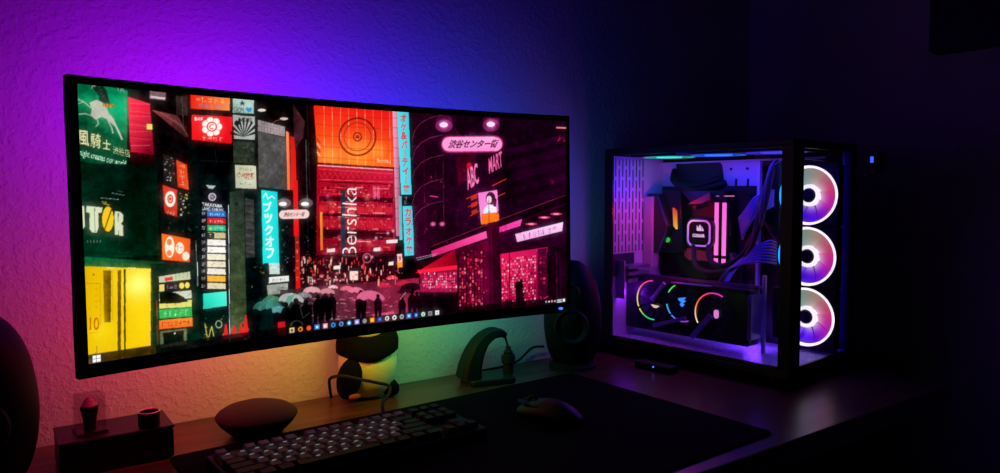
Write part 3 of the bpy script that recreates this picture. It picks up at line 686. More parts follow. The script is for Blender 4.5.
# eaves, pink canopy lettering, banner
fill([(430, 247), (566, 196), (566, 203), (430, 253)], ((20, 2, 14), (26, 2, 20), (14, 1, 10), (20, 2, 14))); line((430, 247), (566, 195), .45, (190, 60, 110), .8)
fill([(431, 251), (486, 231), (487, 238), (432, 257)], ((220, 40, 120), (255, 90, 170), (240, 60, 140), (200, 30, 100))); scatter(434, 240, 484, 250, 20, [(120, 8, 60), (255, 170, 210)], .5, 1.4, .6)
fill([(494, 229), (522, 219), (520, 226), (495, 236)], ((240, 50, 150), (255, 80, 180), (230, 50, 150), (220, 30, 120))); scatter(497, 224, 518, 231, 14, [(255, 170, 220), (130, 10, 80)], .6, 1.6, .7)
fill([(488, 236), (566, 212), (566, 260), (488, 256)], ((44, 4, 30), (40, 3, 34), (30, 2, 26), (56, 4, 36)))
for x, y in ((531, 224), (544, 217.5), (556, 214)): ell(x, y, 6, 1.3, (240, 60, 120), .8); ell(x, y, 3, .7, (255, 170, 190), .9)
fill([(515, 234), (563, 222), (562, 231), (517, 242)], ((250, 190, 236), (255, 214, 246), (230, 150, 214), (240, 170, 224)))
scribble((522, 233.8), (557, 225.6), (522.4, 239.8), 7, (70, 6, 50)); scatter(516, 232, 561, 234, 10, [(70, 6, 50)], .6, 1.6, .8)
# red awning and small shop
fill([(415, 273), (455, 249), (457, 266), (440, 270)], ((190, 16, 40), (150, 8, 34), (120, 4, 26), (230, 26, 44))); fill([(417, 270), (457, 265), (457, 269), (419, 274)], (250, 30, 60)); line((416, 258), (437, 253.5), .5, (210, 150, 190)); line((417, 260), (436, 255), .35, (170, 200, 220))
fill([(420, 273), (457, 269), (457, 292), (420, 292)], (170, 20, 70), .8); scatter(420, 272, 457, 290, 70, [(255, 90, 150), (255, 190, 210), (90, 6, 36), (240, 40, 90)], .5, 1.8, .75)
fill([(457, 250), (489, 240), (490, 312), (458, 316)], ((60, 3, 26), (80, 4, 34), (70, 5, 34), (50, 3, 24))); scatter(462, 250, 486, 306, 110, [(220, 30, 60), (255, 80, 110), (120, 8, 40), (40, 2, 18), (255, 140, 150)], .5, 2, .75)
for x in (458.5, 466, 474, 483): line((x, 250), (x + .6, 313), .55, (24, 1, 14))
line((458, 262), (488, 257), .5, (36, 2, 20)); blob(472, 300, 3.4, (230, 30, 40), .6)
fill([(487.5, 223), (499, 221), (501, 314), (490, 316)], ((64, 3, 30), (40, 2, 22), (30, 2, 18), (56, 4, 28))); line((491, 226), (492.5, 312), .5, (110, 8, 46), .8)
# bright shoe shop
fill([(500, 254), (547, 247), (548, 305), (502, 312)], ((230, 30, 90), (190, 20, 84), (130, 10, 54), (170, 14, 60)))
scatter(502, 254, 536, 306, 150, [(255, 110, 150), (255, 190, 210), (120, 4, 40), (60, 2, 24), (240, 50, 110), (30, 1, 14)], .5, 2, .8, .6)
for k in range(6): line((502, 262 + k * 8), (536, 258 + k * 7.6), .45, (40, 2, 18), .85)
for x in (500.8, 509, 537, 547): line((x, 252), (x + .7, 311), .7, (22, 1, 14))
fill([(537.5, 249), (546.5, 248), (547.5, 304), (538.6, 306)], (60, 4, 38), .9); scatter(539, 255, 546, 288, 22, [(250, 70, 140), (160, 16, 80), (90, 6, 50)], .6, 2.4, .8, .4); poly_line([(540, 296), (542, 299.5), (548, 296)], .7, (255, 50, 90)); line((521, 258), (522, 275), .5, (255, 170, 190)); fill([(517, 280), (523, 279), (525, 306), (516, 307)], (26, 1, 16)); fill([(504, 300), (512, 299), (512, 309), (504, 311)], (40, 2, 22), .8)
fill([(549, 246), (566, 243), (566, 303), (550, 306)], (24, 2, 18)); line((556, 252), (557, 300), .35, (130, 20, 80)); line((560, 262), (560.6, 300), .3, (90, 10, 60))
# near street lamps and the pink oval street sign
poly_line([(486, 112), (488, 138), (490, 300)], .5, (40, 4, 26))
for x, y in ((444, 125), (491, 124.5)):
    ell(x, y - 4, 8.4, 5.4, (90, 12, 60), .85); ell(x, y + 1, 8.6, 6.4, (190, 40, 130), .55); blob(x, y, 4.2, (255, 130, 210), 1.); ell(x - .4, y, 4.2, 2.6, (255, 214, 240))
for x in (449, 495): ell(x, 144.5 - (x - 449) * .01, 8, 8.4, (170, 20, 90)); ell(x, 144.3, 6.9, 7, (255, 150, 210))
fill([(449, 136.2), (495, 135.6), (495, 152.4), (449, 153)], (170, 20, 90)); fill([(449, 137.2), (495, 136.8), (495, 151.2), (449, 151.6)], ((255, 160, 216), (255, 170, 220), (246, 130, 200), (250, 140, 204)))
write('渋谷センター街', (449, 140), (499, 139.6), (447.6, 148.6), (70, 8, 44), shear=.3, bold=.03)
def shelves(x0, y0, x1, y1, rows, cols, pal, sl=0.):
    for r in range(rows):
        for c in range(cols):
            if rng.random() < .22: continue
            a, b = x0 + (x1 - x0) * (c + rng.uniform(.05, .2)) / cols, x0 + (x1 - x0) * (c + rng.uniform(.65, .95)) / cols
            t, u = y0 + (y1 - y0) * (r + rng.uniform(.1, .35)) / rows, y0 + (y1 - y0) * (r + .9) / rows
            k = sl * (a - x0); fill([(a, t + k), (b, t + k), (b, u + k), (a, u + k)], pal[rng.integers(len(pal))], rng.uniform(.6, 1))
pk_ = [(255, 100, 140), (255, 150, 180), (230, 40, 90), (170, 14, 60), (255, 200, 215), (255, 60, 110), (120, 6, 40)]
shelves(501.6, 258, 509, 308, 17, 4, pk_, -.1); shelves(510, 257, 536, 305, 17, 13, pk_, -.1); shelves(539, 256, 546, 284, 7, 2, pk_[2:4] + pk_[6:])
shelves(459, 256, 466, 310, 15, 3, [(150, 14, 50), (220, 50, 80), (90, 6, 34), (255, 120, 140)]); shelves(467, 254, 474, 308, 15, 3, [(210, 30, 60), (150, 14, 50), (255, 110, 130), (90, 6, 34)]); shelves(475, 250, 483, 306, 14, 3, [(120, 8, 40), (200, 30, 60), (255, 90, 110)])
shelves(422, 272, 457, 288, 6, 18, pk_)
fill([(515, 282), (522, 281), (524, 306), (516, 307)], (20, 1, 12)); fill([(503, 301), (511, 300), (511, 309), (503, 311)], (36, 2, 20), .85)
for k in range(90):
    x, y = rng.uniform(300, 398), rng.uniform(256, 282); h = rng.uniform(1.5, 7); w_ = rng.uniform(.5, 1.6)
    fill([(x, y), (x + w_, y), (x + w_, y + h), (x, y + h)], [(255, 120, 120), (240, 40, 60), (255, 190, 170), (255, 90, 60), (120, 8, 30), (255, 230, 220)][k % 6], .8)
for k in range(26):
    x = rng.uniform(298, 398); y = rng.uniform(272, 284); fill([(x, y), (x + rng.uniform(1.5, 5), y), (x + 3, y + rng.uniform(1, 2.4)), (x, y + 1.6)], [(255, 150, 150), (255, 90, 110), (250, 214, 206), (220, 40, 60)][k % 4], .6)
# taskbar with icons
tb = H2 * .966
fill([(0, tb), (W2, tb), (W2, H2), (0, H2)], (12, 8, 10), .78, True)
fill([(0, tb), (W2 * .1, tb), (W2 * .1, H2), (0, H2)], (64, 44, 4), .6, True)
def icon(cx, c, r=.33, sq=True, c2=None):
    h = (H2 - tb) * r; y = (tb + H2) / 2
    if sq: fill([(cx - h, y - h), (cx + h, y - h), (cx + h, y + h), (cx - h, y + h)], c, 1, True)
    else: fill([(cx + h * math.cos(t), y + h * math.sin(t)) for t in np.linspace(0, 2 * PI, 15)[:-1]], c, 1, True)
    if c2:
        h *= .45; fill([(cx - h, y - h), (cx + h, y - h), (cx + h, y + h), (cx - h, y + h)], c2, 1, True)
lx = .012 * W2; h = (H2 - tb) * .18
for dx in (-1.1, 1.1):
    for dy in (-1.1, 1.1):
        fill([(lx + dx * h - h, (tb + H2) / 2 + dy * h - h), (lx + dx * h + h, (tb + H2) / 2 + dy * h - h), (lx + dx * h + h, (tb + H2) / 2 + dy * h + h), (lx + dx * h - h, (tb + H2) / 2 + dy * h + h)], (245, 245, 250), 1, True)
ics = [((226, 200, 130), True, (90, 80, 60)), ((240, 140, 30), False, (90, 40, 10)), ((240, 80, 40), False, None), ((40, 130, 220), True, (220, 240, 255)), ((245, 150, 170), True, (250, 250, 250)), ((40, 150, 210), False, (10, 60, 110)), ((100, 150, 210), False, (20, 50, 100)), ((40, 160, 220), False, (230, 250, 255)), ((150, 140, 230), True, (240, 240, 255)), ((150, 150, 155), False, None), ((250, 150, 30), True, (255, 210, 90)), ((30, 60, 150), True, (90, 150, 230)), ((220, 225, 230), False, (60, 70, 90)), ((240, 240, 240), False, (20, 20, 20)), ((170, 170, 175), False, (60, 60, 60)), ((60, 130, 220), True, (210, 230, 255)), ((20, 60, 130), True, (160, 200, 240)), ((190, 230, 200), False, (120, 120, 130)), ((120, 120, 130), True, (60, 60, 70)), ((236, 236, 240), True, (170, 170, 180))]
x0c, x1c = at(292, 327)[0], at(437, 306)[0]
for k, (c, sq, c2) in enumerate(ics): icon(x0c + (x1c - x0c) * k / (len(ics) - 1), c, .33, sq, c2)
x0c, x1c = at(546, 303)[0], at(563, 301)[0]
for k, c in enumerate([(160, 160, 165), (220, 220, 225), (230, 130, 150), (200, 200, 205)]): icon(x0c + (x1c - x0c) * k * .17, c, .16, k % 2 == 0)
yt = (tb + H2) / 2
for dy in (-.22, .08):
    for k in range(5):
        X0 = x0c + (x1c - x0c) * (.62 + .05 * k); Y0 = yt + dy * (H2 - tb)
        fill([(X0, Y0), (X0 + 9, Y0), (X0 + 9, Y0 + 5), (X0, Y0 + 5)], (225, 225, 232), .8, True)
icon(x1c + (x1c - x0c) * .04, (235, 235, 235), .24, True)
# downsample, soft bloom around the bright signs, to linear
im = cv.reshape(CHH, SS, CW, SS, 3).mean((1, 3))
L = np.where(im <= .04045, im / 12.92, ((im + .055) / 1.055) ** 2.4)
def blur(A, s):
    k = np.exp(-np.arange(-int(3 * s), int(3 * s) + 1) ** 2 / (2 * s * s)); k /= k.sum()
    A = np.apply_along_axis(lambda m: np.convolve(m, k, 'same'), 0, A); return np.apply_along_axis(lambda m: np.convolve(m, k, 'same'), 1, A)
L = L * .96 + blur(L, 6) * .09
oct_ = np.zeros((CHH, CW), np.float32)            # photographic grit: random brightness noise over the flat areas
for g_, a_ in ((6, .9), (16, .8), (45, .7), (130, .6)):
    q = rng.normal(0, 1, (g_, int(g_ * 2.3) + 2)); yi = np.linspace(0, g_ - 1.001, CHH); xi = np.linspace(0, q.shape[1] - 1.001, CW)
    y0_, x0_ = yi.astype(int), xi.astype(int); fy, fx = (yi - y0_)[:, None], (xi - x0_)[None]
    oct_ += a_ * (q[y0_][:, x0_] * (1 - fy) * (1 - fx) + q[y0_ + 1][:, x0_] * fy * (1 - fx) + q[y0_][:, x0_ + 1] * (1 - fy) * fx + q[y0_ + 1][:, x0_ + 1] * fy * fx)
lum = L.max(2, keepdims=True); amt = .30 * np.clip(1.05 - 1.5 * lum, .06, 1)
L = L * np.exp(np.clip(oct_[..., None], -2.5, 2.5) * amt - amt * .25)
L = np.clip(L * 1.12 - .003, 0, 1.0)
# screen mesh: one vertex per canvas cell
us = AU0 + (AU1 - AU0) * (np.arange(CW) / (CW - 1)); vs = AV1 - (AV1 - AV0) * (np.arange(CHH) / (CHH - 1))
pu = np.array([msurf(u, 0, -.0004)[:2] for u in us])
co = np.zeros((CHH, CW, 3), np.float32); co[..., 0] = pu[None, :, 0]; co[..., 1] = pu[None, :, 1]; co[..., 2] = vs[:, None] * MH
idx = np.arange(CHH * CW).reshape(CHH, CW)
fa = np.stack([idx[1:, :-1], idx[1:, 1:], idx[:-1, 1:], idx[:-1, :-1]], -1).reshape(-1, 4)
me = bpy.data.meshes.new('screen')
me.vertices.add(CHH * CW); me.vertices.foreach_set('co', co.ravel())
me.loops.add(fa.size); me.loops.foreach_set('vertex_index', fa.ravel().astype(np.int32))
me.polygons.add(len(fa)); me.polygons.foreach_set('loop_start', np.arange(0, fa.size, 4, dtype=np.int32))
me.update(calc_edges=True)
ca = me.color_attributes.new('glow', 'FLOAT_COLOR', 'POINT')
buf = np.ones((CHH * CW, 4), np.float32); buf[:, :3] = L.reshape(-1, 3); ca.data.foreach_set('color', buf.ravel())
me.polygons.foreach_set('use_smooth', [True] * len(me.polygons))
scr = bpy.data.objects.new('screen', me); COL.objects.link(scr); scr.parent = mon
scrm = emat('lit_display', 1.0, nosample=True); me.materials.append(scrm)
scrm.node_tree.nodes['Principled BSDF'].inputs['Specular IOR Level'].default_value = .15
scr['label'] = 'lit screen picture of a rainy shopping street with umbrellas and neon signs'

# --- coloured backlight behind the monitor: strips on the rear of the housing
LEDS = [  # u, v, rgb, power, (size along u, size along v)
    (.04, .80, (180, 0, 220), .40, .03, .10), (.03, .50, (190, 0, 150), .38, .03, .12), (.04, .20, (220, 0, 70), .36, .03, .12),
    (.13, .93, (175, 0, 255), 1.05, .12, .02), (.27, .93, (150, 0, 255), 1.5, .12, .02), (.42, .93, (90, 0, 255), 1.2, .12, .02),
    (.57, .93, (50, 20, 255), .95, .12, .02), (.72, .93, (30, 30, 255), .7, .12, .02), (.87, .93, (25, 50, 255), .40, .12, .02),
    (.97, .75, (22, 60, 235), .36, .03, .10), (.97, .50, (16, 90, 210), .42, .03, .10), (.97, .25, (10, 130, 180), .26, .03, .10),
    (.13, .07, (255, 40, 70), .50, .12, .02), (.27, .07, (255, 90, 60), .62, .12, .02), (.42, .07, (255, 160, 50), .75, .12, .02),
    (.57, .07, (215, 225, 55), .62, .12, .02), (.72, .07, (90, 235, 75), .50, .12, .02), (.87, .07, (20, 220, 140), .42, .12, .02)]
LS = .275
for u, v, rgb, pw, su, sv in LEDS:
    p = msurf(u, v, .022 if .1 < u < .9 else .016)
    bm = NB(); wx, wz = max(su * MW, .012) / 2, max(sv * MH, .008) / 2
    box(bm, p.x - wx, p.x + wx, p.y, p.y + .003, p.z - wz, p.z + wz)
    obj('light_strip', bm, mat('strip_light', (30, 30, 30), .5, emit=rgb, estr=.8), mon)
    area('backlight', p + Vector((0, .006, 0)), (0, 1, .25 if v > .8 else (-.25 if v < .15 else 0)), max(su * MW, .012), rgb, pw * LS, mon, max(sv * MH, .008))

# ------------------------------------------------------------------ desktop computer with glass panels
PCY = .0981
# local frame: x = from the side glass to the far side, y = from the front glass to the back, z up
pc = thing('desktop_computer', 'tall black desktop computer with glass panels and glowing ring fans', 'computer', (1.1919, .7523, 0), PCY)
CWd, CD, CT = .272, .445, .466            # width, depth, top (feet included)
B = .02                                   # underside of the case
whitep = mat('white_case_interior', (205, 200, 215), .5, var=.04)
pcblack = mat('black_case_steel', (7, 7, 8), .4, metal=.2, var=.15)
pane = glassmat('case_glass', (236, 236, 240), .004)
bm = NB(); box(bm, 0, CWd, 0, CD, CT - .012, CT); obj('top_panel', bm, pcblack, pc, bevel=.002)
bm = NB(); box(bm, 0, CWd, 0, CD, B, B + .014); obj('base_panel', bm, pcblack, pc, bevel=.002)
for x in (.03, CWd - .03):
    for y in (.035, CD - .035):
        obj('foot', lathe(NB(), [(0, 0), (.014, 0), (.016, .004), (.016, B), (0, B)], 20, (x, y, 0)), rubber, pc, smooth='auto')
def rectp(a0, a1, b0, b1): return [(a0, b0), (a1, b0), (a1, b1), (a0, b1)]
# side glass (faces the monitor) and its dark printed border
bm = ring_prism(NB(), rectp(0, CD, B + .014, CT - .012), rectp(.022, .422, B + .022, B + .431), 0, .005, 'X'); obj('side_panel_frame', bm, pcblack, pc)
bm = box(NB(), .0012, .0038, .0225, .4215, B + .0225, B + .4305); obj('side_glass', bm, pane, pc, 'clear glass side panel')
bm = ring_prism(NB(), rectp(.005, CWd, B + .014, CT - .012), rectp(.0415, .254, B + .0205, B + .43), 0, .005, 'Y'); obj('front_panel_frame', bm, pcblack, pc)
bm = box(NB(), .042, .2535, .0012, .0038, B + .021, B + .4295); obj('front_glass', bm, pane, pc, 'clear glass front panel')
bm = NB(); box(bm, CWd - .004, CWd, .005, CD - .004, B + .014, CT - .012); obj('far_side_panel', bm, pcblack, pc)
bm = NB(); box(bm, .005, CWd, CD - .004, CD, B + .014, CT - .012); obj('rear_panel', bm, pcblack, pc)
# white inside
def tn(name, x0, x1, y0, y1, z0, z1, m=whitep, label=None, bev=0.): return obj(name, box(NB(), x0, x1, y0, y1, z0 + B, z1 + B), m, pc, label, bevel=bev)
def slot_material():
    m = mat('white_slotted_steel', (205, 200, 215), .5); nt = m.node_tree; b = nt.nodes['Principled BSDF']; tc = [n for n in nt.nodes if n.type == 'TEX_COORD'][0]
    sp = nt.nodes.new('ShaderNodeSeparateXYZ'); cb = nt.nodes.new('ShaderNodeCombineXYZ')
    br = nt.nodes.new('ShaderNodeTexBrick'); br.inputs['Color1'].default_value = (.06, .055, .1, 1); br.inputs['Color2'].default_value = (.06, .055, .1, 1); br.inputs['Mortar'].default_value = (.62, .6, .66, 1)
    br.inputs['Scale'].default_value = 1; br.inputs['Brick Width'].default_value = .05; br.inputs['Row Height'].default_value = .0125; br.inputs['Mortar Size'].default_value = .0042; br.inputs['Mortar Smooth'].default_value = .1
    nt.links.new(tc.outputs['Object'], sp.inputs[0]); nt.links.new(sp.outputs['Z'], cb.inputs['X']); nt.links.new(sp.outputs['X'], cb.inputs['Y'])
    nt.links.new(cb.outputs[0], br.inputs['Vector']); nt.links.new(br.outputs['Color'], b.inputs['Base Color']); return m
tn('inner_back_wall', .006, .2, .43, .434, .016, .43)
tn('vent_grille', .012, .122, .4285, .43, .21, .425, slot_material(), 'white grille of upright slots')
tn('inner_side_wall', .2, .204, .172, .43, .016, .416)
tn('side_wall_lip', .19, .2, .170, .176, .016, .416)
tn('inner_edge_rail', .192, .2, .03, .43, .416, .4195)
tn('inner_floor', .006, .266, .006, .43, .0145, .0165, None or mat('speckled_white_floor', (190, 186, 205), .3, var=.5, vscale=160, bump=.5, bscale=220))
tn('inner_front_strip', .2385, .268, .026, .032, .016, .434)
tn('fan_wall', .2165, .22, .006, .17, .016, .432, pcblack)
dark_cloth = mat('dark_grommet', (10, 10, 22), .6, var=.2)
bm = NB(); prism(bm, [(y, z + B) for y, z in [(.392, .418), (.276, .418), (.268, .41), (.262, .372), (.27, .366), (.38, .366), (.388, .374)]], .1985, .2, 'X'); obj('cable_opening', bm, dark_cloth, pc)
for y, z in ((.245, .40), (.205, .40), (.205, .36)): obj('standoff_hole', lathe(NB(), [(0, .198), (.003, .198), (.003, .2)], 12, (0, y, z + B), 'X'), black, pc)
for y in (.232, .203): tn('wall_slot', .1985, .2, y - .002, y + .002, .352, .378, black)
# plaque and slot covers low on the inner back wall
tn('dark_plaque', .01, .088, .4275, .43, .155, .207, mat('dark_plate', (44, 38, 70), .5, var=.2), 'dark plaque on the inner back wall', .001)
sl = mat('slot_cover_metal', (150, 140, 190), .35, metal=.6, var=.1)
for k in range(3): tn('slot_cover', .028, .105, .395, .4285, .143 + k * .015, .151 + k * .015, sl, None, .001)
bm = NB(); box(bm, .024, .028, .405, .428, .105 + B, .192 + B); obj('card_bracket', bm, mat('pinkish_bracket', (190, 150, 190), .4, metal=.4, var=.1), pc)

tn('rear_port_plate', .122, .15, .404, .428, .17, .338, mat('pinkish_white_plate', (205, 180, 190), .45, metal=.2, var=.08), 'pale upright plate left of the board', .001)
# motherboard and what sits on it
mb = obj('motherboard', box(NB(), .19, .1925, .176, .425, .14 + B, .362 + B), mat('black_circuit_board', (10, 13, 12), .5, var=.6, vscale=90), pc)
def on(name, bm, m, label=None, **k): return obj(name, bm, m, mb, label, **k)
gun = mat('gunmetal_shroud', (66, 60, 62), .32, metal=.7, var=.15); dk = mat('dark_heatsink', (24, 24, 26), .35, metal=.5, var=.2)
def px(poly, x0, x1): return prism(NB(), [(y, z + B) for y, z in poly], x0, x1, 'X')
on('port_shroud', px([(.425, .345), (.396, .345), (.365, .27), (.392, .205), (.425, .2)], .13, .19), gun, bevel=.003)
on('port_shroud_cover', px([(.396, .352), (.345, .352), (.335, .21), (.385, .205), (.36, .27)], .15, .19), mat('dark_green_shroud', (16, 40, 34), .3, metal=.5, var=.3), bevel=.003)
lb = on('shroud_light', px([(.361, .312), (.353, .304), (.351, .262), (.358, .27)], .143, .152), None or emat('warm_light_bar', 1.0), 'orange and yellow light bar')
color(lb, lambda c: (lambda t: lin((255, int(60 + 150 * t), int(20 + 60 * t))))(min(1, max(0, (.312 + B - c.z) / .05))))
on('green_light', lathe(NB(), [(0, .146), (.006, .147), (.006, .151), (0, .151)], 14, (0, .378, .236 + B), 'X'), mat('green_led', (10, 60, 20), .4, emit=(30, 190, 60), estr=1.4), 'small green light')
for z in (.285, .268): on('blue_light', lathe(NB(), [(0, .146), (.0025, .1465), (.0025, .151), (0, .151)], 10, (0, .381, z + B), 'X'), mat('blue_led_small', (10, 20, 90), .4, emit=(40, 60, 255), estr=2), 'tiny blue light')
bm = px([(.345, .352), (.228, .352), (.228, .325), (.318, .325)], .15, .19)
on('regulator_heatsink', bm, dk, bevel=.002)
bm = px([(.318, .322), (.262, .347), (.262, .331), (.288, .322)], .142, .15); on('heatsink_plate', bm, mat('red_reflection_plate', (150, 70, 66), .35, metal=.6, var=.15), 'brushed plate with a red reflection in its colour')  # red reflection is put into the plate colour
for k in range(12): on('heatsink_fin', box(NB(), .140, .15, .316 - k * .0042, .3142 - k * .0042, .317 + B, .3215 + B), dk)
on('chipset_cover', px([(.34, .218), (.222, .214), (.212, .193), (.33, .19), (.345, .2)], .165, .19), mat('brushed_pink_metal', (190, 110, 120), .35, metal=.5, var=.15), 'long brushed metal cover below the pump', bevel=.002)
on('dark_cover', px([(.42, .2), (.345, .2), (.33, .188), (.2, .188), (.2, .15), (.42, .15)], .178, .19), black, bevel=.002)
on('power_header', box(NB(), .165, .19, .178, .2, .24 + B, .34 + B), black)
bm = NB()
for y, z in ((.315, .315), (.315, .205), (.25, .205)): lathe(bm, [(0, .163), (.005, .163), (.005, .19), (0, .19)], 12, (0, y, z + B), 'X')
on('mounting_screw', bm, gun)['kind'] = 'stuff'
# pump block with glowing rounded square and sails emblem
pump = on('cooler_pump', prism(NB(), rrect(.284, .256 + B, .07, .07, .02), .135, .19, 'X'), satin, 'rounded black cooler block with a glowing square rim', bevel=.002)
pk = emat('pink_white_light', 1.0)
r = obj('light_ring', ring_prism(NB(), rrect(.284, .256 + B, .06, .06, .016), rrect(.284, .256 + B, .0525, .0525, .0125), .1335, .1352, 'X'), pk, pump, 'glowing pink and violet rim')
color(r, lambda c: lin((255, int(150 + 60 * math.sin((c.y - .28) * 90)), 255)) if c.z > .25 + B else lin((200, 120, 255)))
bm = NB()
for poly in ([(.289, .262), (.289, .274), (.283, .262)], [(.2885, .2615), (.281, .276), (.2765, .2615)], [(.2755, .2615), (.277, .272), (.271, .2615)]):
    prism(bm, [(y, z + B) for y, z in poly], .1338, .1352, 'X')
text_flat(bm, 'CORSAIR', (.1338, .300, .247 + B), (0, -.032, 0), (0, 0, .0075), bold=.05)
obj('emblem', bm, mat('emblem_light', (60, 30, 60), .4, emit=(255, 200, 245), estr=1.1), pump, 'glowing sails emblem with lettering')
for y in (.248, .229):
    rm = on('memory_stick', box(NB(), .150, .189, y - .0035, y + .0035, .182 + B, .338 + B), black, bevel=.001)
    for z0, z1 in ((.208, .325), (.185, .201)):
        g = obj('light_bar', box(NB(), .1465, .1502, y - .0042, y + .0042, z0 + B, z1 + B), emat('memory_light', 1.5), rm, 'glowing pink bar')
        color(g, lambda c: lin((255, 66 + int(50 * abs(math.sin((c.z - .2) * 60))), 214)))
    g = obj('light_bar', box(NB(), .150, .182, y - .0042, y + .0042, .3385 + B, .3405 + B), emat('memory_top_light', .9), rm, 'pink lit top edge'); color(g, lambda c: lin((255, 150, 220)))

# fans
def fan_colors(y0, z0, R):
    def f(c):
        dy, dz = (y0 - c.y), (c.z - z0); a = math.atan2(dz, dy); r = math.hypot(dy, dz) / R   # dy > 0 is right in the view
        def mixc(p, q, t): return [p[i] + (q[i] - p[i]) * t for i in range(3)]
        st = [(-PI, (110, 40, 210)), (-PI * .72, (60, 8, 224)), (-PI * .42, (92, 10, 235)), (-.15 * PI, (206, 30, 180)), (.1 * PI, (222, 66, 120)), (.38 * PI, (178, 150, 130)), (.65 * PI, (120, 165, 150)), (.9 * PI, (120, 110, 190)), (PI, (110, 40, 210))]
        for (a0, c0), (a1, c1) in zip(st, st[1:]):
            if a0 <= a <= a1: col = mixc(c0, c1, (a - a0) / (a1 - a0)); break
        k = max(0, 1 - (r - .3) / .42) ** 1.5 * max(.25, min(1, .75 + .55 * math.cos(a + .35)))
        return lin(tuple(min(255, q) for q in mixc(col, (255, 244, 250), min(1, k))))
    return f
TT = [2 * PI * k / 64 for k in range(64)]
def sq(cx, cy, h): return [(cx + h * math.cos(a) / max(abs(math.cos(a)), abs(math.sin(a))), cy + h * math.sin(a) / max(abs(math.cos(a)), abs(math.sin(a)))) for a in TT]
bladem = emat('frosted_lit_blade', 1.05, nosample=True); ringm = emat('fan_ring_light', 2.2)
def big_fan(yc, zc, xf, th=.025, R=.061):
    zc += B
    fr = obj('case_fan', ring_prism(NB(), sq(yc, zc, .061), [(yc + R * .985 * math.cos(t), zc + R * .985 * math.sin(t)) for t in TT], xf, xf + th, 'X'), black, pc, 'case fan with a glowing ring facing the glass')
    rg = obj('light_ring', lathe(NB(), [(R * 1.0, xf - .001), (R * .925, xf - .001), (R * .915, xf + .006), (R * 1.0, xf + .006)], 72, (0, yc, zc), 'X', True), ringm, fr, 'bright white and pink outer ring')
    f = fan_colors(yc, zc, R); color(rg, lambda c: lin((30, 150, 255)) if yc - c.y < -R * .72 else tuple(.25 * q + .75 * e for q, e in zip(f(c), (1, .86, .96))))
    for k in range(9):
        bm = NB(); rows = []
        for i in range(7):
            r_ = R * (.36 + .555 * i / 6); a0 = 2 * PI * k / 9 + .2 * i / 6
            rows.append([bm.verts.new((xf + .006 + .008 * (j / 5), yc + r_ * math.cos(a0 + j / 5 * 2 * PI / 9 * 1.1), zc + r_ * math.sin(a0 + j / 5 * 2 * PI / 9 * 1.1))) for j in range(6)])
        for P_, Q_ in zip(rows, rows[1:]):
            for j in range(5): bm.faces.new([P_[j], P_[j + 1], Q_[j + 1], Q_[j]])
        color(obj('blade', bm, bladem, fr, smooth=True), f)
    hr = obj('hub_light', lathe(NB(), [(R * .25, xf + .002), (R * .37, xf + .003), (R * .37, xf + .014), (R * .25, xf + .014)], 40, (0, yc, zc), 'X', True), emat('hub_glow', 1.5, nosample=True), fr, 'white glow around the hub'); color(hr, lambda c: tuple(min(1, .2 * q + .8 * e) for q, e in zip(f(c), (1, .93, .97))) if yc - c.y > -.012 or c.z > zc else tuple(.45 * q + .3 * e for q, e in zip(f(c), (1, .9, .98))))
    obj('hub', lathe(NB(), [(0, xf - .001), (R * .2, xf - .0005), (R * .245, xf + .003), (R * .245, xf + .02), (0, xf + .02)], 32, (0, yc, zc), 'X'), black, fr, 'black hub cap', smooth='auto')
for zc in (.3415, .2155, .0895): big_fan(.062, zc, .188)
# fans lying under the top panel
def top_fan(yc, c0, c1):
    xc, zf = .115, .431 + B
    fr = obj('top_fan', ring_prism(NB(), sq(xc, yc, .061), [(xc + .058 * math.cos(a), yc + .058 * math.sin(a)) for a in TT], zf - .003, zf + .0025, 'Z'), mat('dim_fan_frame', (14, 18, 40), .5, var=.1), pc, 'fan lying flat under the top panel')
    for R0, R1, s in ((.0575, .05, .8), (.029, .017, 2.)):
        g = obj('light_ring', lathe(NB(), [(R0, zf - .004), (R1, zf - .004), (R1, zf - .002), (R0, zf - .002)], 40, (xc, yc, 0), 'Z', True), emat('top_ring_glow', s), fr, 'coloured ring'); color(g, lambda c: lin(c0))
    bm = NB()
    for k in range(9):
        a = 2 * PI * k / 9; v = [bm.verts.new((xc + r_ * math.cos(a + d), yc + r_ * math.sin(a + d), zf - .002 + e)) for r_, d, e in ((.027, 0, 0), (.051, .12, 0), (.051, .62, .003), (.027, .6, .003))]; bm.faces.new(v)
    g = obj('rotor', bm, emat('rotor_glow', 1.0, nosample=True), fr, 'nine dimly lit blades'); color(g, lambda c: lin(c1))
top_fan(.095, (60, 50, 255), (50, 30, 170)); top_fan(.225, (40, 110, 255), (20, 50, 170)); top_fan(.352, (40, 210, 190), (14, 110, 70))

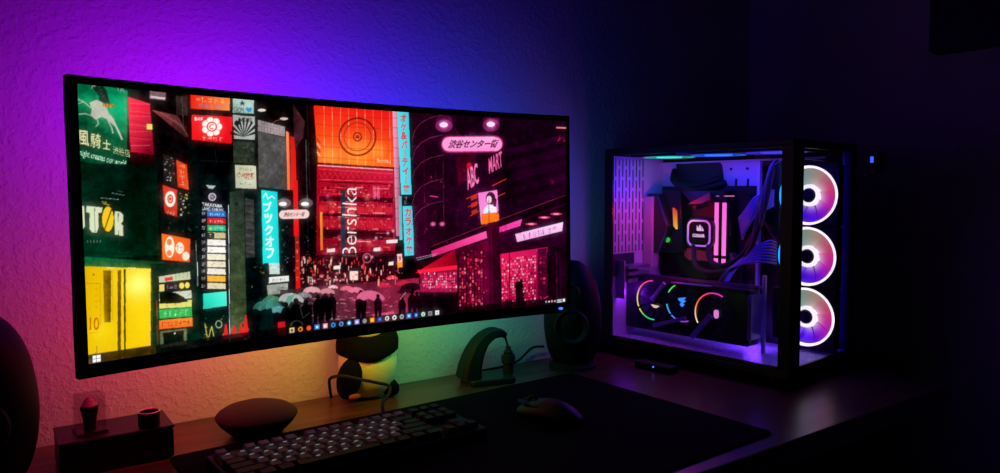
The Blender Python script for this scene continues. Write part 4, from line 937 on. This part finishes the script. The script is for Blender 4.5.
# graphics card standing upright behind the side glass
gx = .062
gpu = obj('graphics_card', box(NB(), gx, .108, .118, .432, .034 + B, .152 + B), mat('dark_card_shroud', (30, 26, 40), .38, metal=.4, var=.2), pc, 'upright graphics card with three ring lit fans', bevel=.004)
def gx_part(name, bm, m, label=None, **k): return obj(name, bm, m, gpu, label, **k)
gx_part('backplate_edge', box(NB(), .1, .11, .116, .434, .150 + B, .156 + B), mat('violet_edge_metal', (120, 90, 160), .35, metal=.6, var=.1))
GF = [(.350, .105, [(60, 190, 'arc1'), ]), (.272, .108, []), (.195, .093, [])]
def hue(h, v=1.):
    h = (h % 1) * 6; i = int(h); f = h - i; q = [(1, f, 0), (1 - f, 1, 0), (0, 1, f), (0, 1 - f, 1), (f, 0, 1), (1, 0, 1 - f)][i]
    return tuple(min(1, (x * .9 + .06)) * v for x in q)
arcs = {0: [(92, 205, [(255, 50, 190), (255, 80, 60), (255, 214, 130), (255, 236, 150)]), (212, 275, [(240, 220, 120), (60, 210, 110), (40, 210, 180)])],
        1: [(118, 152, [(50, 220, 90), (60, 230, 130)]), (190, 222, [(60, 190, 230), (70, 160, 255)]), (228, 292, [(60, 150, 255), (130, 80, 255), (170, 60, 240)])],
        2: [(62, 212, [(255, 40, 200), (255, 40, 190), (255, 70, 110), (255, 110, 70), (255, 210, 150), (255, 236, 180)])]}
for i, (yc, zc, _) in enumerate(GF):
    zc += B; R = .044 if i != 1 else .041
    f = obj('card_fan', lathe(NB(), [(R * .9, gx - .002), (R * 1.06, gx - .003), (R * 1.06, gx + .004), (R * .9, gx + .004)], 44, (0, yc, zc), 'X', True), mat('black_fan_rim', (14, 12, 20), .4, var=.1), gpu, 'card fan', smooth='auto')
    bm = NB()
    for k in range(11):
        a = 2 * PI * k / 11; p = []
        for r_, d in ((.3, 0), (.6, .08), (.88, .22), (.88, .62), (.6, .55), (.3, .5)):
            p.append(bm.verts.new((gx - .0008 - (.0012 if d < .3 else 0), yc + R * r_ * math.cos(a + d), zc + R * r_ * math.sin(a + d))))
        bm.faces.new(p)
    bm2 = f
    obj('rotor', bm, mat('dark_violet_blades', (52, 40, 74), .35, var=.2), gpu, 'eleven dark blades')
    obj('hub', lathe(NB(), [(0, gx - .004), (R * .24, gx - .0035), (R * .3, gx - .001), (0, gx - .001)], 26, (0, yc, zc), 'X'), mat('violet_hub_cap', (60, 46, 84), .3, metal=.5, var=.1), gpu, smooth='auto')
    for a0, a1, cs in arcs[i]:
        bm = NB(); n = 26; rr = R * 1.0
        tube(bm, [(gx - .0045, yc - rr * math.cos(math.radians(a0 + (a1 - a0) * k / n)), zc + rr * math.sin(math.radians(a0 + (a1 - a0) * k / n))) for k in range(n + 1)], .0014, 6)
        g = obj('arc_light', bm, emat('card_arc_glow', 1.3), gpu, 'coloured arc of light')
        def fc(c, a0=a0, a1=a1, cs=cs, yc=yc, zc=zc):
            t = ((math.degrees(math.atan2(c.z - zc, yc - c.y)) - a0) % 360) / (a1 - a0); t = max(0, min(.999, t if t < 1.5 else 0)) * (len(cs) - 1); k = int(t); t -= k
            return lin([cs[k][q] + (cs[min(k + 1, len(cs) - 1)][q] - cs[k][q]) * t for q in range(3)])
        color(g, fc)
# hub reflections made as glowing patches, eagle mark
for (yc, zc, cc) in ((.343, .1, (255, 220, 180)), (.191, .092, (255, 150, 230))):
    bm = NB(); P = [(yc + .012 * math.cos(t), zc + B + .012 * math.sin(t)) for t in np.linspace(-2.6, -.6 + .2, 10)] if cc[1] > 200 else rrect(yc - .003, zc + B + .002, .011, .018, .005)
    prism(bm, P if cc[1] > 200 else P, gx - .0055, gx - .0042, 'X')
    g = obj('hub_reflection_patch', bm, emat('hub_reflection_glow', 1.), gpu, 'glowing patch for a reflection on the fan hub'); color(g, lambda c: lin(cc))
bm = NB(); prism(bm, [(y, z + B) for y, z in [(.283, .117), (.263, .121), (.268, .114), (.262, .113), (.270, .107), (.266, .104), (.273, .099), (.278, .104), (.274, .109), (.28, .112)]], gx - .0055, gx - .0042, 'X')
obj('eagle_mark', bm, mat('blue_mark_light', (10, 30, 90), .4, emit=(60, 150, 255), estr=1.3), gpu, 'glowing blue bird head mark')
bar = mat('brushed_violet_lit_bar', (170, 150, 210), .4, metal=.3, var=.1)  # violet light on the bare metal is put into this colour
for (p, q, wd) in (((.352, .104), (.318, .147), .009), ((.346, .048), (.262, .076), .008), ((.246, .036), (.2, .09), .011), ((.30, .15), (.2, .151), .003)):
    d = Vector((q[0] - p[0], q[1] - p[1])).normalized(); n_ = Vector((-d.y, d.x)) * wd / 2
    P = [(p[0] + n_.x, p[1] + n_.y + B), (q[0] + n_.x, q[1] + n_.y + B), (q[0] - n_.x, q[1] - n_.y + B), (p[0] - n_.x, p[1] - n_.y + B)]
    gx_part('shroud_bar', prism(NB(), P, gx - .009, gx - .003, 'X'), bar, bevel=.0008)
for k in range(5): gx_part('vent_fin', box(NB(), gx - .002, .1, .1105 + k * .002, .1112 + k * .002, .05 + B, .14 + B), bar)
# bits at the front lower corner
tn('card_support', .104, .112, .106, .113, .017, .178, whitep, 'white upright card support', .001)
tn('dark_block', .118, .165, .066, .098, .05, .155, mat('dark_reddish_block', (40, 22, 34), .4, var=.2), 'dark reddish block beside the lower fan', .002)
g = obj('blue_indicator', box(NB(), .1155, .118, .074, .082, .093 + B, .112 + B), emat('blue_indicator_glow', .9), pc, 'small blue light'); color(g, lambda c: lin((50, 110, 255)))
# sleeved cables
slv = mat('violet_sleeving', (120, 104, 190), .5, var=.1, bump=.4, bscale=600)
for k in range(9):
    t = k / 8
    obj('sleeved_cable', tube(NB(), [(.185, .214 - .0012 * k, .292 - .0055 * k + B), (.155, .196 - .001 * k, .292 - .0055 * k + B), (.14, .172, .312 - .0055 * k + B), (.14, .15, .338 - .005 * k + B), (.18, .132, .352 - .004 * k + B)], .0024, 6, 5), slv, pc, smooth=True)
for k in range(8):
    obj('sleeved_cable', tube(NB(), [(.10 + .003 * k, .208 - .001 * k, .158 + B), (.098 + .003 * k, .185 - .003 * k, .185 + .0035 * k + B), (.10 + .003 * k, .15 - .002 * k, .2 + .005 * k + B), (.115 + .003 * k, .115, .205 + .006 * k + B), (.15, .108, .2 + .006 * k + B)], .0024, 6, 6), slv, pc, smooth=True)
for pts in ([(.14, .262, .232), (.11, .238, .2), (.105, .2, .192), (.12, .16, .225), (.14, .14, .3), (.16, .128, .39)], [(.14, .3, .232), (.105, .27, .186), (.1, .215, .176), (.11, .16, .205), (.13, .132, .29), (.155, .122, .4)]):
    obj('coolant_tube', tube(NB(), [(a, b, c + B) for a, b, c in pts], .0055, 10, 7), mat('black_tube', (5, 5, 7), .7, bump=.3, bscale=500), pc, smooth=True)
for k in range(4):
    obj('loose_wire', tube(NB(), [(.1 + .01 * k, .16 - .02 * k, .25 + B), (.11, .14 - .008 * k, .3 + B), (.13, .128 - .003 * k, .36 + .01 * k + B), (.16, .12, .415 + B)], .0011, 5, 5), mat('thin_wire', (60, 60, 90), .4), pc, smooth=True)
for pts in ([(.19, .39, .4), (.165, .375, .375), (.16, .34, .362), (.17, .3, .366), (.19, .27, .38)], [(.19, .385, .39), (.16, .36, .368), (.16, .31, .352), (.19, .25, .37)]):
    obj('black_cable', tube(NB(), [(a, b, c + B) for a, b, c in pts], .007, 8, 6), black, pc, smooth=True)
obj('loose_wire', tube(NB(), [(.19, .14, .405 + B), (.15, .08, .418 + B), (.19, .02, .41 + B), (.235, .012, .415 + B)], .0016, 6, 5), mat('pale_wire', (110, 100, 150), .4), pc, smooth=True)
# lights inside the case, some of them added fills without a fitting
area('case_top_light', (.1, .2, .425 + B), (0, .1, -1), .12, (70, 42, 255), 1.15, pc, .36)
point('case_rear_light', (.05, .36, .36 + B), .02, (56, 50, 255), .34, pc)
point('case_low_light', (.035, .405, .12 + B), .012, (150, 30, 255), .12, pc)
point('case_floor_light', (.14, .15, .05 + B), .02, (110, 50, 255), .42, pc)
area('case_front_fill', (.261, .018, .225 + B), (-.35, 1, 0), .006, (50, 24, 255), .10, pc, .40)  # added fill for the inner front strip, hidden behind the border
point('case_left_fill', (.03, .24, .26 + B), .012, (150, 60, 255), .10, pc)  # added fill on card and pump, no visible source
point('case_pink_fill', (.05, .30, .19 + B), .010, (255, 50, 120), .13, pc)  # added pink fill for board and desk, no lamp here
point('case_red_fill', (.085, .345, .3 + B), .012, (255, 40, 40), .22, pc)  # added to redden the port shroud, no such lamp is fitted

# ------------------------------------------------------------------ desk mat is built above; keyboard
kb = thing('keyboard', 'black mechanical keyboard with pale grey letter keys, on the desk mat', 'keyboard', (.409, .925, .0040), .035)
# local: x right, y towards the wall
kcase = box(NB(), -.183, .183, -.069, .069, 0, .016); obj('keyboard_case', kcase, black, kb, bevel=.003)
pale = mat('pale_grey_keycap', (128, 110, 112), .6, var=.06, spec=.3); dkey = mat('dark_keycap', (9, 10, 10), .6, var=.1, spec=.3)
def key_mesh(wd, dp, sc):
    bm = NB(); a, b = wd / 2, dp / 2; t = .0024
    v = [bm.verts.new(p) for p in ((-a, -b, 0), (a, -b, 0), (a, b, 0), (-a, b, 0), (-a + t, -b + t, .0085), (a - t, -b + t, .0085), (a - t, b - t * .7, .0095), (-a + t, b - t * .7, .0095))]
    for f in ((3, 2, 1, 0), (4, 5, 6, 7), (0, 1, 5, 4), (1, 2, 6, 5), (2, 3, 7, 6), (3, 0, 4, 7)): bm.faces.new([v[i] for i in f])
    return bm
U = .01905
proto = {}
def key(x, y, wu, m, hu=1.):
    k = (wu, m.name, hu)
    if k not in proto:
        o = obj('key', key_mesh(wu * U - .0016, hu * U - .0016, 0), m, kb, bevel=.0006); proto[k] = o
    else:
        o = proto[k].copy(); COL.objects.link(o); o.parent = kb
    o.location = (x, y, .0175)
X0, Y0 = -.179, -.056
for r, row in enumerate([[(1.25, 1), (1.25, 1), (1.25, 1), (6.25, 1), (1.25, 1), (1.25, 1), (1.25, 1), (1.25, 1)], [(2.25, 1)] + [(1, 0)] * 10 + [(2.75, 1)], [(1.75, 1)] + [(1, 0)] * 11 + [(2.25, 1)], [(1.5, 1)] + [(1, 0)] * 12 + [(1.5, 1)], [(1, 0)] * 13 + [(2, 1)]]):
    x = 0
    for wu, d in row:
        key(X0 + (x + wu / 2) * U, Y0 + (r + .0) * U, wu, dkey if d else pale); x += wu
for g0 in (0, 2, 6.5, 11):
    for k in range(1 if g0 == 0 else 4): key(X0 + (g0 + k + .5) * U, Y0 + 5.35 * U, 1, pale)
for c in range(3):
    key(X0 + (15.35 + c + .5) * U, Y0 + 5.35 * U, 1, dkey); key(X0 + (15.35 + c + .5) * U, Y0 + 4 * U, 1, dkey); key(X0 + (15.35 + c + .5) * U, Y0 + 3 * U, 1, dkey); key(X0 + (15.35 + c + .5) * U, Y0, 1, dkey)
key(X0 + 16.85 * U, Y0 + U, 1, dkey)
bm = NB()
for r, (a, b) in enumerate([(5, 9), (2.3, 12), (1.8, 12.6), (1.5, 13.2), (.2, 13)][:5]):
    x = a
    while x < b:
        box(bm, X0 + (x + .36) * U, X0 + (x + .64) * U, Y0 + (r + .47) * U, Y0 + (r + .53) * U, .0162, .0268); x += 1
obj('key_backlight', bm, mat('white_backlight', (40, 40, 40), .5, emit=(190, 225, 225), estr=.24), kb, 'white light between the key rows')['kind'] = 'stuff'
def w2l(o, p):
    a = -o.rotation_euler.z; d = Vector(p) - o.location; return Vector((d.x * math.cos(a) - d.y * math.sin(a), d.x * math.sin(a) + d.y * math.cos(a), d.z))
cab = [(.49, 1.0, .014), (.497, 1.015, .025), (.512, 1.045, .028), (.538, 1.075, .031), (.546, 1.09, .04), (.525, 1.095, .048), (.498, 1.104, .056), (.478, 1.13, .059), (.473, 1.168, .048), (.480, 1.19, .028), (.487, 1.2, .004)]
obj('cable', tube(NB(), [w2l(kb, p) for p in cab], .0028, 8, 7), rubber, kb, 'black keyboard cable looping up and over', smooth=True)

# mouse
mouse_black = mat('mouse_black', (5, 5, 6), .45, var=.1, spec=.4)
ms = thing('mouse', 'black computer mouse with a violet light line at the right of the desk mat', 'mouse', (.722, .875, .0035), .25)
def mouse_body():
    bm = NB(); rings = []
    n = 12
    for i in range(n + 1):
        t = i / n; y = -.062 + .124 * t
        wd = .031 * (math.sin(PI * min(1, max(0, t * .94 + .03))) ** .42) * (1 - .12 * math.sin(PI * t)); h = .004 + .036 * math.sin(PI * (t * .86 + .07)) ** .8 * (1 - .25 * t)
        rings.append([bm.verts.new((wd * math.cos(a), y, max(.001, h * (max(0, math.sin(a)) ** .7)))) for a in np.linspace(0, PI, 13)])
    for A, Bq in zip(rings, rings[1:]):
        for k in range(12): bm.faces.new([A[k], A[k + 1], Bq[k + 1], Bq[k]])
        bm.faces.new([A[12], A[0], Bq[0], Bq[12]])
    bm.faces.new(rings[0][::-1]); bm.faces.new(rings[-1]); bmesh.ops.recalc_face_normals(bm, faces=bm.faces); return bm
obj('shell', mouse_body(), mouse_black, ms, smooth='auto', subsurf=1)
obj('scroll_wheel', torus(NB(), (0, .032, .026), .0075, .0035, 'X', 24, 8), rubber, ms, smooth=True)
for s in (-1, 1): obj('button', prism(NB(), [(s * .002, .012), (s * .022, .008), (s * .021, .045), (s * .012, .056), (s * .003, .058)], .0285 - .004, .0292 - .004, 'Z'), black, ms)
bm = NB(); tube(bm, [(.010, .061, .014), (.024, .052, .014), (.030, .03, .016), (.0325, .0, .018), (.031, -.03, .015)], .0012, 6, 5)
obj('light_line', bm, mat('violet_light_line', (30, 10, 90), .4, emit=(90, 40, 255), estr=.8), ms, 'thin violet light line')

# mouse bungee with its hanging connector
bg = thing('mouse_bungee', 'black arched cable holder on a flat base below the right half of monitor', 'cable holder', (.785, 1.14, 0), -.25)
obj('base', prism(NB(), rrect(0, 0, .095, .075, .012), 0, .012, 'Z'), mat('dark_grey_base', (24, 30, 28), .4, var=.1), bg, bevel=.003)
apts = [(-.040, 0, .010), (-.036, 0, .035), (-.026, 0, .062), (-.012, 0, .082), (.008, 0, .094), (.027, 0, .093), (.036, 0, .086)]
bm = NB(); P = smoothpts(apts, 5); rr = []
for i, p in enumerate(P):
    t = i / (len(P) - 1); d = (P[min(i + 1, len(P) - 1)] - P[max(i - 1, 0)]).normalized(); n_ = Vector((-d.z, 0, d.x)); hw_, dw = .016 * (1 - t) ** .9 + .0045, .022 * (1 - t) + .007
    rr.append([bm.verts.new(p + n_ * a * hw_ + Vector((0, b * dw, 0))) for a, b in ((-1, -.7), (-.6, -1), (.6, -1), (1, -.7), (1, .7), (.6, 1), (-.6, 1), (-1, .7))])
for A, Bq in zip(rr, rr[1:]):
    for k in range(8): bm.faces.new([A[k], A[(k + 1) % 8], Bq[(k + 1) % 8], Bq[k]])
bm.faces.new(rr[0][::-1]); bm.faces.new(rr[-1]); bmesh.ops.recalc_face_normals(bm, faces=bm.faces)
obj('arch', bm, black, bg, smooth='auto')
bm = NB(); tube(bm, [(.036, 0, .086), (.040, 0, .074), (.043, 0, .062)], .0022, 8, 4); obj('cord', bm, rubber, bg, smooth=True)
bm = NB(); lathe(bm, [(0, .066), (.005, .065), (.006, .058), (.009, .056), (.009, .05), (.013, .049), (.014, .034), (.010, .031), (.0105, .012), (0, .012)], 20, (.043, 0, 0)); obj('hanging_connector', bm, mat('dark_reddish_rubber', (16, 10, 10), .6, var=.2), bg, 'chunky dark connector hanging from the tip', smooth='auto')

# panda plush
pd = thing('panda_plush', 'black and white panda plush sitting under the monitor against the wall', 'plush toy', (.548, 1.178, 0), .0)
plush_w = mat('white_plush', (214, 204, 180), .95, var=.08, vscale=300, bump=.6, bscale=700, sheen=.3); plush_b = mat('black_plush', (4, 4, 4), .95, var=.3, vscale=300, bump=.6, bscale=700, spec=.1)
def egg(bm, c, rx, ry, rz, seg=28, rot=None, pw=1.0):
    v0 = len(bm.verts); lathe(bm, [(math.sin(t) ** pw if 0 < t < PI - 1e-6 else 0, -math.cos(t)) for t in np.linspace(0, PI, 19)], seg)
    bm.verts.ensure_lookup_table(); vs = bm.verts[v0:]
    M_ = Matrix.Translation(c) @ (rot or Matrix.Identity(4)) @ Matrix.Diagonal((rx, ry, rz, 1))
    for v in vs: v.co = M_ @ v.co
    return bm
body = obj('body', egg(NB(), (0, 0, .062), .054, .047, .061, pw=.8), plush_w, pd, 'cream white belly', smooth=True)
def band():
    bm = NB(); prof = [(.0525, .076), (.0560, .078), (.0565, .086), (.0560, .098), (.0515, .112), (.044, .120)]
    lathe(bm, prof, 32); 
    for v in bm.verts:
        v.co.y *= .92; v.co.z += -.010 * (v.co.x / .056) ** 2 * -1 + .004 * math.sin(v.co.x * 50)
    return bm
obj('chest_band', band(), plush_b, pd, 'black shoulder band', smooth=True)
obj('head', egg(NB(), (.002, .0, .155), .056, .048, .05), plush_w, pd, smooth=True)
for s in (-1, 1):
    obj('ear', egg(NB(), (s * .042, .0, .198), .018, .01, .018), plush_b, pd, smooth=True)
    obj('eye_patch', egg(NB(), (s * .02, -.0455, .16), .012, .006, .015), plush_b, pd, smooth=True)
obj('leg', egg(NB(), (-.047, -.026, .046), .021, .024, .036, rot=Matrix.Rotation(.25, 4, 'Y')), plush_b, pd, 'black rounded leg at the left', smooth=True)
obj('leg', egg(NB(), (.036, -.014, .016), .014, .028, .016), plush_b, pd, smooth=True)
obj('foot_pad', egg(NB(), (-.047, -.047, .019), .011, .006, .005), mat('pink_pad', (150, 70, 60), .9, var=.1), pd, 'pale pink foot pad', smooth=True)
obj('nose', egg(NB(), (.002, -.049, .147), .006, .004, .004), plush_b, pd, smooth=True)

# puck shaped smart speaker
sp = thing('smart_speaker', 'dark fabric lens-shaped smart speaker lying on the desk under the monitor', 'smart speaker', (.325, 1.098, 0))
obj('fabric_top', lathe(NB(), [(0, .049), (.016, .0483), (.034, .0455), (.048, .041), (.056, .036), (.06, .0315), (.0605, .029), (.059, .0265)], 48), mat('charcoal_fabric', (54, 40, 36), .95, var=.25, vscale=500, bump=.6, bscale=900), sp, smooth=True)
obj('lower_shell', lathe(NB(), [(.059, .0265), (.055, .02), (.047, .0115), (.04, .005), (.036, .001), (0, .001)], 48), black, sp, smooth=True)

# black box at the left with the display case, figurine and cup
bx_ = thing('black_box', 'low black rectangular box at the left under the monitor with small things on top', 'box', (.131, 1.105, 0), .0)
obj('box_body', box(NB(), -.068, .069, -.043, .04, .002, .043), mat('matte_black_box', (11, 10, 11), .45, var=.15), bx_, bevel=.0025)
obj('box_lid', box(NB(), -.069, .07, -.044, .041, .0435, .0475), mat('satin_dark_lid', (26, 18, 20), .4, var=.1), bx_, bevel=.0015)
for x in (-.055, .055):
    for y in (-.03, .03): obj('foot', lathe(NB(), [(0, 0), (.006, 0), (.006, .002), (0, .002)], 12, (x, y, 0)), rubber, bx_)
TOP = .0475
dc = thing('display_case', 'small clear acrylic case standing on the black box around a figurine', 'display case', (.102, 1.098, TOP), .12)
acr = glassmat('clear_acrylic', (246, 240, 244), .05, .04)
def hollow(bm, a, b, z0, z1, t):
    for q in ((-a, -a + t, -b, b), (a - t, a, -b, b), (-a + t, a - t, -b, -b + t), (-a + t, a - t, b - t, b)): box(bm, q[0], q[1], q[2], q[3], z0, z1)
    box(bm, -a, a, -b, b, z1, z1 + t); return bm
obj('clear_cover', hollow(NB(), .0165, .0165, .003, .050, .0012), acr, dc, 'clear acrylic cover')
obj('plinth', box(NB(), -.018, .018, -.018, .018, 0, .003), mat('clear_plinth', (40, 28, 32), .2, var=.05), dc)
fg = thing('figurine', 'dark goblet shaped figurine with pale tuft inside the clear display case', 'figurine', (.102, 1.098, TOP + .003), 0)
obj('dark_body', lathe(NB(), [(0, 0), (.0075, 0), (.0072, .006), (.009, .018), (.0108, .027), (.0112, .031), (.009, .0325), (0, .0325)], 22), mat('dark_cup_body', (14, 10, 12), .4, var=.1), fg, smooth='auto')
bm = NB(); lathe(bm, [(.0098, .0325), (.0092, .0355), (.0066, .037), (.007, .039), (.0046, .041), (.0045, .0425), (.0018, .045), (0, .0465)], 18)
obj('tuft', bm, mat('pale_tuft', (190, 150, 180), .6, var=.1), fg, 'pale swirled tuft', smooth=True)
cp = thing('cup', 'small dark round cup with a pale rim at right end of the black box', 'cup', (.171, 1.074, TOP))
obj('cup_body', lathe(NB(), [(0, 0), (.0125, 0), (.0138, .002), (.0142, .0205), (.0122, .0205), (.0118, .006), (0, .006)], 32), mat('dark_cup', (18, 14, 16), .4, var=.1), cp, smooth='auto')
obj('rim', torus(NB(), (0, 0, .021), .0132, .0011, 'Z', 36, 8), mat('pale_metal_rim', (210, 190, 195), .3, metal=.5, var=.05), cp, 'pale metal rim', smooth=True)

# egg shaped speakers at both ends
def egg_speaker(label, loc, rz):
    s = thing('desktop_speaker', label, 'speaker', loc, rz, 'egg shaped desktop speakers')
    obj('cabinet', lathe(NB(), [(max(0, p.x), p.z) for p in smoothpts([(0, 0, .012), (.036, 0, .013), (.048, 0, .025), (.057, 0, .056), (.061, 0, .095), (.0585, 0, .135), (.05, 0, .175), (.035, 0, .205), (.017, 0, .222), (0, 0, .226)], 4)], 48), mat('satin_black_shell', (4, 4, 5), .6, var=.15, spec=.25), s, smooth=True)
    obj('stand_ring', lathe(NB(), [(0, 0), (.05, 0), (.05, .006), (.036, .014), (0, .014)], 36), rubber, s, smooth='auto')
    for z, R, y in ((.095, .036, -.055), (.162, .018, -.049)):
        d = obj('driver', lathe(NB(), [(R, y - .006), (R * .93, y - .010), (R * .85, y - .006), (R * .3, y + .006), (0, y + .004)], 36, (0, 0, z), 'Y'), mat('grey_black_cone', (8, 8, 9), .6, var=.1), s, smooth='auto')
        obj('dust_cap', egg(NB(), (0, y + .003, z), R * .28, R * .14, R * .28), black, d, smooth=True)
    return s
egg_speaker('black egg shaped speaker at the left edge beside the black box', (-.016, 1.075, 0), -.1)
egg_speaker('black egg shaped speaker between the monitor and the glass computer', (1.0, 1.135, 0), -.75)
tag(obj('speaker_cable', tube(NB(), [(.80, 1.205, .003), (.87, 1.205, .004), (.905, 1.2, .012), (.94, 1.198, .035), (.97, 1.195, .035)], .0025, 8, 6), rubber, smooth=True), 'thin black cable rising from the desk to the right speaker', 'cable')

# hub with a blue light beside the computer
hb = thing('usb_hub', 'small black hub with one blue light on the desk left of computer', 'hub', (1.118, 1.008, 0), .098)
obj('hub_body', box(NB(), -.014, .014, -.045, .045, 0, .014), black, hb, bevel=.002)
obj('indicator_light', lathe(NB(), [(0, -.0154), (.0016, -.015), (.0016, -.0135), (0, -.0135)], 12, (0, -.004, .009), 'X'), mat('blue_hub_led', (10, 20, 90), .4, emit=(60, 90, 255), estr=3), hb, 'tiny blue light')

# things on the right hand wall
wc = thing('wall_cabinet', 'shallow black cabinet hanging high on the right wall at the picture corner', 'cabinet', (WALLX, .37, .668))
obj('cabinet_body', box(NB(), -.04, 0, -.33, .372, 0, .42), mat('black_lacquer', (5, 5, 6), .5, var=.1), wc, bevel=.002)
for y in (-.3275, .0225): obj('door', box(NB(), -.055, -.0405, y, y + .348, .002, .418), mat('black_lacquer_door', (5, 5, 7), .45, var=.1), wc, bevel=.0015)
pa = thing('plug_adapter', 'small black plug with blue light on the wall right of computer', 'adapter', (WALLX, .872, .443))
obj('adapter_body', box(NB(), -.022, 0, -.014, .014, -.02, .02), black, pa, bevel=.003)
bm = NB(); box(bm, -.0232, -.0215, -.0035, .0035, -.006, .008); obj('indicator_light', bm, mat('blue_plug_led', (10, 20, 90), .4, emit=(40, 70, 255), estr=2.2), pa, 'small blue light')
